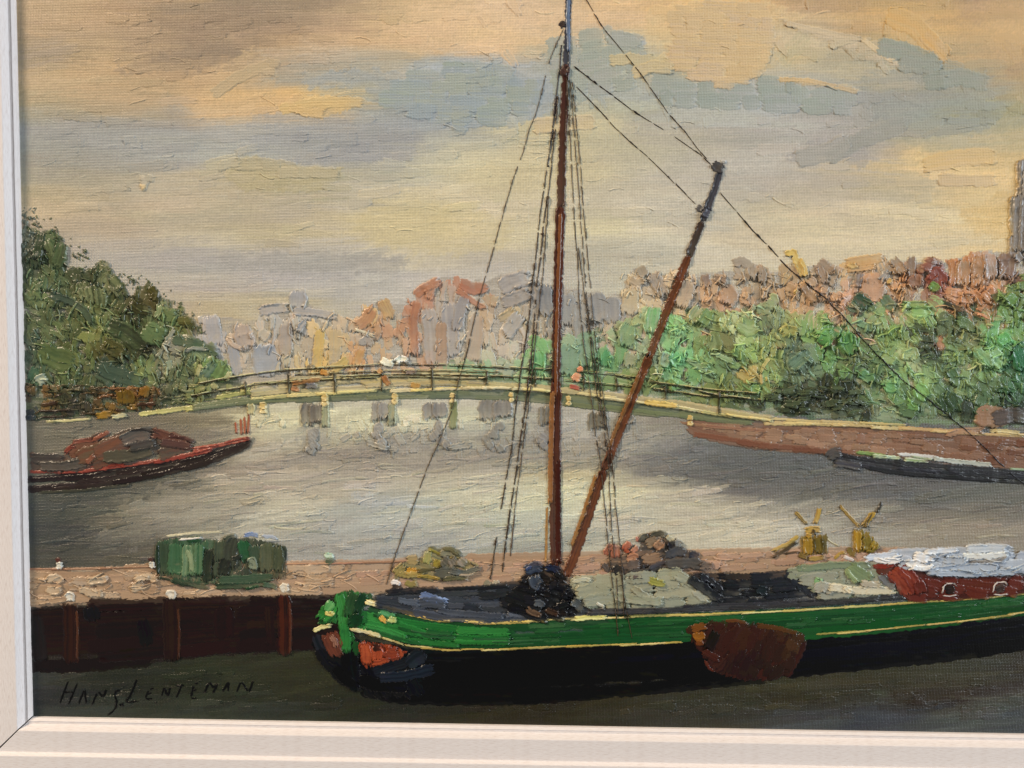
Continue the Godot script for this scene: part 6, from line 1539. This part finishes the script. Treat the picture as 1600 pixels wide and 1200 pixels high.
	for a in [[1390, 888, 1408, 905, 1424, 930, 24, "84301c", "943a20"], [1402, 884, 1420, 900, 1436, 926, 20, "8c341c", "74281a"], [1360, 884, 1380, 884, 1400, 880, 7, "742014", "8c2c1c"], [1430, 906, 1436, 916, 1440, 930, 18, "6c2616", "5c2014"]]:
		k(c, a[7], a[8], a[6], a.slice(0, 6), 0.7, 0.9)
	var cabin := part("cabin_side", c, barge, "brick red painted cabin side")
	for a in [[1483, 920, 12, "10100e"], [1562, 918, 11, "4c4038"]]:
		c = Coat.new()
		k(c, a[3], "1c1a18", 13, [a[0] - 9, a[1] + 4, a[0], a[1], a[0] + 9, a[1] + 1], 0.9, 1.0)
		k(c, "d8ccc0", "bcb0a4", 2.6, [a[0] - 12, a[1] + 9, a[0] - 10, a[1] - 4, a[0] - 4, a[1] - 9, a[0] + 8, a[1] - 8, a[0] + 12, a[1] - 2], 1.3, 1.2)
		k(c, "ccc0b4", "a89c90", 2.6, [a[0] - 12, a[1] + 10, a[0], a[1] + 11, a[0] + 14, a[1] + 8], 1.3, 1.2)
		part("porthole", c, cabin)
	c = Coat.new()
	strip(c, [1440, 866, 1480, 862, 1540, 862, 1580, 866, 1700, 860, 1800, 856], [1440, 888, 1480, 895, 1540, 895, 1600, 893, 1700, 889, 1800, 883], 4, 4, 10.0, ["a8acb0", "a0a6ac", "b0b2b4", "98a0a6"], 0.6, 1.0, 0.05)
	block_in(c, [1346, 876, 1400, 864, 1500, 858, 1580, 857, 1600, 868, 1800, 858, 1800, 882, 1600, 894, 1464, 896, 1434, 884, 1400, 877], ["a8acb0", "a0a6ac", "b0b2b4"], 15, -2, 0.6, 0.8, 0.05)
	for a in [[1348, 872, 1375, 868, 1405, 864, 10, "d8dce0", "c4c8cc"], [1362, 874, 1390, 876, 1410, 874, 8, "f0e8dc", "e0d8cc"], [1410, 876, 1430, 882, 1450, 884, 12, "f0e4d4", "e4dccc"], [1424, 868, 1440, 870, 1462, 870, 14, "d4ccc4", "ece4d8"], [1420, 884, 1440, 888, 1460, 884, 8, "f0ece4", "d8d4cc"], [1440, 862, 1470, 860, 1500, 858, 8, "e4e0d8", "c8c8c8"], [1506, 858, 1540, 856, 1576, 856, 13, "d0d0cc", "b8bcbc"], [1500, 868, 1540, 868, 1576, 864, 9, "ecead8", "d8d4c8"], [1510, 876, 1540, 877, 1570, 872, 5, "706458", "8c8478"], [1444, 892, 1500, 886, 1560, 884, 13, "a4acb4", "b0b4b8"], [1456, 894, 1520, 896, 1590, 892, 11, "acb2b8", "9ca6ac"], [1470, 874, 1500, 874, 1510, 868, 12, "a4a8ac", "b0b4b4"]]:
		k(c, a[7], a[8], a[6], a.slice(0, 6), 1.1, 2.1)
	crests(c, [1360, 868, 1590, 860, 1590, 900, 1440, 894], 26, 26.0, 1.6, -3.0, 20.0, 1.15)
	part("cabin_roof", c, barge, "blue white painted cabin roof with thick ridges")
	# leeboard
	c = Coat.new()
	var board := poly([1098, 976, 1130, 968, 1165, 972, 1200, 974, 1235, 982, 1256, 992, 1254, 1015, 1240, 1040, 1225, 1056, 1195, 1062, 1150, 1062, 1118, 1052, 1098, 1028, 1102, 1000])
	var pick := func(_p: Vector2) -> Coat: return c
	block_in(c, [1078, 982, 1100, 974, 1130, 967, 1200, 973, 1254, 990, 1254, 1015, 1225, 1056, 1190, 1063, 1150, 1063, 1116, 1052, 1098, 1026, 1080, 1002], ["381609", "40180e", "2e120a"], 17, -62, 0.4, 0.4)
	cover(pick, board, 90, 40.0, 17.0, -60.0, 20.0, spots_of("1120,990,30120a 1150,1000,33130b 1200,1000,2b1106 1230,1000,331a08 1250,1000,3b220b 1150,1040,230e0a 1200,1040,221006 1230,1040,2a1308 1110,1030,35150d 1180,985,33130a 1210,980,361a0a"), 0.25, 0.2, 0.14, 0.6)
	for a in [[1120, 984, 1112, 1000, 1104, 1018, 16, "0e0a08", "160e0a"], [1078, 984, 1090, 980, 1106, 976, 12, "7c4410", "5c2c0c"], [1080, 992, 1092, 994, 1104, 990, 12, "a86414", "8c5010"], [1086, 1002, 1094, 1004, 1100, 1000, 9, "6c3410", "8c4c14"], [1096, 1014, 1110, 1024, 1126, 1032, 12, "4c1e10", "3c180e"], [1130, 970, 1150, 969, 1172, 974, 5, "6c3c14", "54280e"], [1180, 976, 1220, 982, 1250, 990, 7, "5c3410", "4a280c"], [1100, 1030, 1108, 1044, 1118, 1050, 5, "5c2414", "4c1c10"]]:
		k(c, a[7], a[8], a[6], a.slice(0, 6), 0.8, 1.2)
	part("leeboard", c, barge, "rounded dark red brown painted leeboard with an ochre tip")

# ---------------------------------------------------------------- mast, boom and ropes
func paint_rigging() -> void:
	var c := Coat.new()
	wet = 0.12
	var m := [889, -20, 887, 40, 884, 110, 880, 200, 877, 300, 873, 420, 870, 520, 868, 600, 867, 700, 866, 800, 868, 884]
	k(c, "2c2c38", "3c3c48", 9, m.slice(0, 6), 1.3, 1.3)
	k(c, "54647c", "7c8ca4", 5, [889, -20, 887, 20, 888, 60, 888, 84], 1.3, 1.0)
	k(c, "34180f", "4c2012", 10, [884, 100, 881, 180, 878, 260, 876, 330], 1.3, 1.5, 13.0)
	k(c, "44190e", "5c2814", 13, [876, 320, 873, 420, 870, 520, 869, 600], 1.4, 1.7, 14.0)
	k(c, "5c2a14", "3c160c", 15, [869, 590, 868, 700, 867, 800, 868, 886], 1.4, 1.8, 17.0)
	k(c, "8c5024", "743c1a", 5, [876, 330, 872, 440, 869, 540, 868, 620], 1.2, 1.1)
	k(c, "8c5428", "a06830", 7, [863, 610, 861, 700, 860, 790], 1.2, 1.2)
	k(c, "b4803c", "a47034", 4, [855, 790, 854, 840, 853, 880], 0.9, 0.9)
	k(c, "34120a", "481a0e", 8, [872, 718, 872, 800, 873, 884], 1.4, 1.4)
	k(c, "5c3c30", "3c2420", 15, [878, 104, 884, 112, 890, 114], 1.5, 2.0)
	k(c, "3a2a24", "2c2020", 9, [873, 42, 879, 38, 884, 36], 1.2, 1.3)
	var mast := part("painted_mast", c, painting, "upright red brown painted mast with a blue grey tip")
	c = Coat.new()
	k(c, "2c2a2e", "44424a", 10.5, [1126, 264, 1118, 292, 1106, 322, 1096, 350], 1.4, 1.7)
	k(c, "34281f", "4c3020", 11, [1098, 345, 1086, 374, 1074, 404], 1.4, 1.7)
	k(c, "5c2c14", "743c1a", 11.5, [1076, 398, 1056, 450, 1034, 506, 1012, 562], 1.4, 1.8)
	k(c, "743f1c", "5a2812", 12, [1014, 556, 990, 618, 966, 680, 942, 738], 1.4, 1.8)
	k(c, "6a3416", "4a1e0e", 12, [944, 732, 922, 800, 902, 856, 884, 902], 1.4, 1.9, 15.0)
	k(c, "8c5c2a", "784a20", 5, [1000, 580, 975, 640, 950, 700], 1.2, 1.0)
	k(c, "a06c30", "8c5824", 5, [932, 740, 912, 800, 892, 856], 1.2, 1.0)
	k(c, "4a4644", "3c3634", 15, [1112, 254, 1122, 262, 1132, 266], 1.4, 2.0)
	k(c, "d0ccc4", "a8a49c", 5, [1126, 254, 1130, 252, 1136, 254], 1.4, 1.6)
	k(c, "54504e", "6c6864", 9, [1088, 322, 1094, 326, 1100, 330], 1.3, 1.8)
	k(c, "3c3a3e", "54525a", 16, [1098, 328, 1104, 332, 1110, 334], 1.3, 1.7)
	part("boom", c, mast, "leaning brown painted boom with a dark grey end")
	var ropes := [
		["54422e", 2.6, 0.55, [880, 44, 868, 72, 857, 100]],
		["523f2c", 2.8, 0.3, [853, 116, 846, 148, 838, 176, 826, 204, 818, 238, 803, 275, 790, 318, 775, 375, 748, 470, 732, 540, 715, 600, 706, 640]],
		["5c4832", 2.6, 0.3, [706, 640, 690, 680, 675, 715, 660, 750, 642, 800, 628, 840, 614, 880, 603, 915]],
		["2c2220", 6.0, 0.1, [877, 66, 875, 100, 872, 130, 866, 180, 861, 220, 856, 262]],
		["443424", 4.2, 0.2, [855, 262, 849, 305, 842, 352, 838, 395, 832, 440, 826, 500, 816, 570, 808, 620, 803, 660, 800, 700, 792, 745, 785, 785, 776, 840, 766, 905]],
		["443424", 4.6, 0.2, [872, 150, 868, 200, 862, 255, 856, 305, 849, 352, 845, 400, 838, 450, 834, 520, 828, 570, 820, 640, 814, 680, 806, 740, 798, 790, 790, 850, 785, 895]],
		["564230", 2.8, 0.55, [858, 305, 853, 370, 848, 430, 842, 480, 836, 540, 830, 600, 822, 660, 815, 715, 809, 760, 803, 810, 797, 870]],
		["5a4836", 2.6, 0.45, [886, 120, 890, 200, 894, 280, 897, 330, 902, 400, 905, 470, 912, 540, 920, 590, 926, 640, 932, 690, 938, 720, 943, 770, 948, 820, 952, 880]],
		["5a4836", 2.4, 0.6, [890, 125, 897, 200, 903, 280, 908, 350, 913, 420, 919, 490, 926, 540, 934, 600, 942, 650, 948, 700, 951, 740, 954, 790, 957, 850, 962, 900, 966, 962]],
		["5a4836", 2.4, 0.6, [894, 128, 903, 215, 909, 290, 914, 350, 920, 420, 925, 480, 931, 545, 939, 600, 946, 650, 953, 700, 958, 740, 962, 790, 967, 840, 971, 890, 975, 965]],
		["5e4c38", 2.6, 0.4, [904, 385, 910, 430, 916, 480, 922, 530, 927, 580, 936, 640, 944, 690, 950, 730]],
		["4a3a24", 2.6, 0.2, [952, 870, 955, 900, 959, 930, 964, 975, 966, 995]],
		["4a3a24", 2.6, 0.25, [968, 890, 972, 920, 978, 950, 984, 980, 988, 1000]],
		["3a2e26", 2.6, 0.08, [912, -6, 930, 24, 947, 50, 972, 80, 1000, 115, 1025, 150, 1045, 178, 1072, 208, 1090, 232, 1106, 250]],
		["2c2420", 3.2, 0.1, [896, 103, 912, 115, 940, 138, 965, 155, 995, 178, 1038, 204]],
		["3a322c", 2.4, 0.4, [1052, 212, 1075, 228, 1096, 243, 1112, 258]],
		["382e28", 3.0, 0.35, [899, 134, 915, 150, 940, 176, 960, 198, 985, 222, 1010, 243, 1032, 264, 1060, 292, 1088, 320]],
		["28211e", 3.4, 0.12, [1124, 300, 1138, 316, 1152, 332, 1176, 360, 1192, 376, 1204, 388]],
		["28211e", 3.6, 0.08, [1200, 384, 1230, 417, 1262, 446, 1290, 468, 1310, 488, 1340, 522, 1370, 556, 1400, 585, 1422, 605]],
		["2c2624", 3.0, 0.35, [1422, 602, 1442, 618, 1462, 634]],
		["242428", 3.4, 0.12, [1456, 630, 1480, 648, 1504, 668, 1530, 692, 1560, 722, 1572, 732]],
		["242428", 2.6, 0.25, [1576, 738, 1600, 756, 1640, 790]]]
	for r in ropes:
		c = Coat.new()
		drag(c, r[0], r[1], r[3], r[2], 1.1)
		part("rope", c, mast)

# ---------------------------------------------------------------- signature
func paint_signature() -> void:
	var c := Coat.new()
	var sign := [[107, 1063, 100, 1082, 93, 1100], [122, 1065, 114, 1084, 107, 1103], [99, 1083, 108, 1081, 116, 1082],
		[132, 1077, 127, 1090, 122, 1102], [132, 1077, 134, 1088, 136, 1101],
		[153, 1080, 148, 1092, 143, 1104], [153, 1080, 157, 1084, 161, 1090], [161, 1090, 164, 1083, 167, 1076],
		[188, 1077, 181, 1081, 180, 1085, 183, 1095, 181, 1106, 175, 1113, 166, 1119],
		[190, 1098, 189, 1101, 188, 1104], [192, 1097, 192, 1100, 192, 1104],
		[214, 1060, 207, 1080, 199, 1097, 208, 1096, 218, 1095],
		[233, 1077, 230, 1084, 227, 1092], [233, 1077, 237, 1076, 241, 1075], [230, 1084, 234, 1083, 238, 1082], [227, 1092, 233, 1092, 240, 1091],
		[252, 1089, 255, 1080, 257, 1073], [257, 1073, 260, 1082, 262, 1089], [262, 1089, 265, 1080, 267, 1072], [244, 1096, 243, 1099, 243, 1100],
		[273, 1072, 282, 1071, 291, 1070], [284, 1071, 280, 1081, 275, 1092],
		[304, 1068, 301, 1079, 298, 1090], [304, 1068, 307, 1067, 311, 1067], [301, 1079, 304, 1078, 308, 1077], [298, 1091, 303, 1091, 308, 1090],
		[327, 1065, 323, 1075, 319, 1085], [327, 1065, 331, 1070, 334, 1076], [334, 1076, 337, 1071, 340, 1067], [340, 1067, 336, 1077, 331, 1086],
		[358, 1064, 352, 1074, 347, 1082], [358, 1064, 357, 1074, 356, 1083],
		[377, 1064, 373, 1074, 369, 1083], [377, 1064, 383, 1073, 389, 1082], [389, 1082, 393, 1072, 396, 1062]]
	wet = 0.1
	for s in sign:
		k(c, "040404", "060605", 3.8, s, 0.4, 0.2)
	part("signature", c, painting, "thin black painted signature in slanting capitals on dark water")
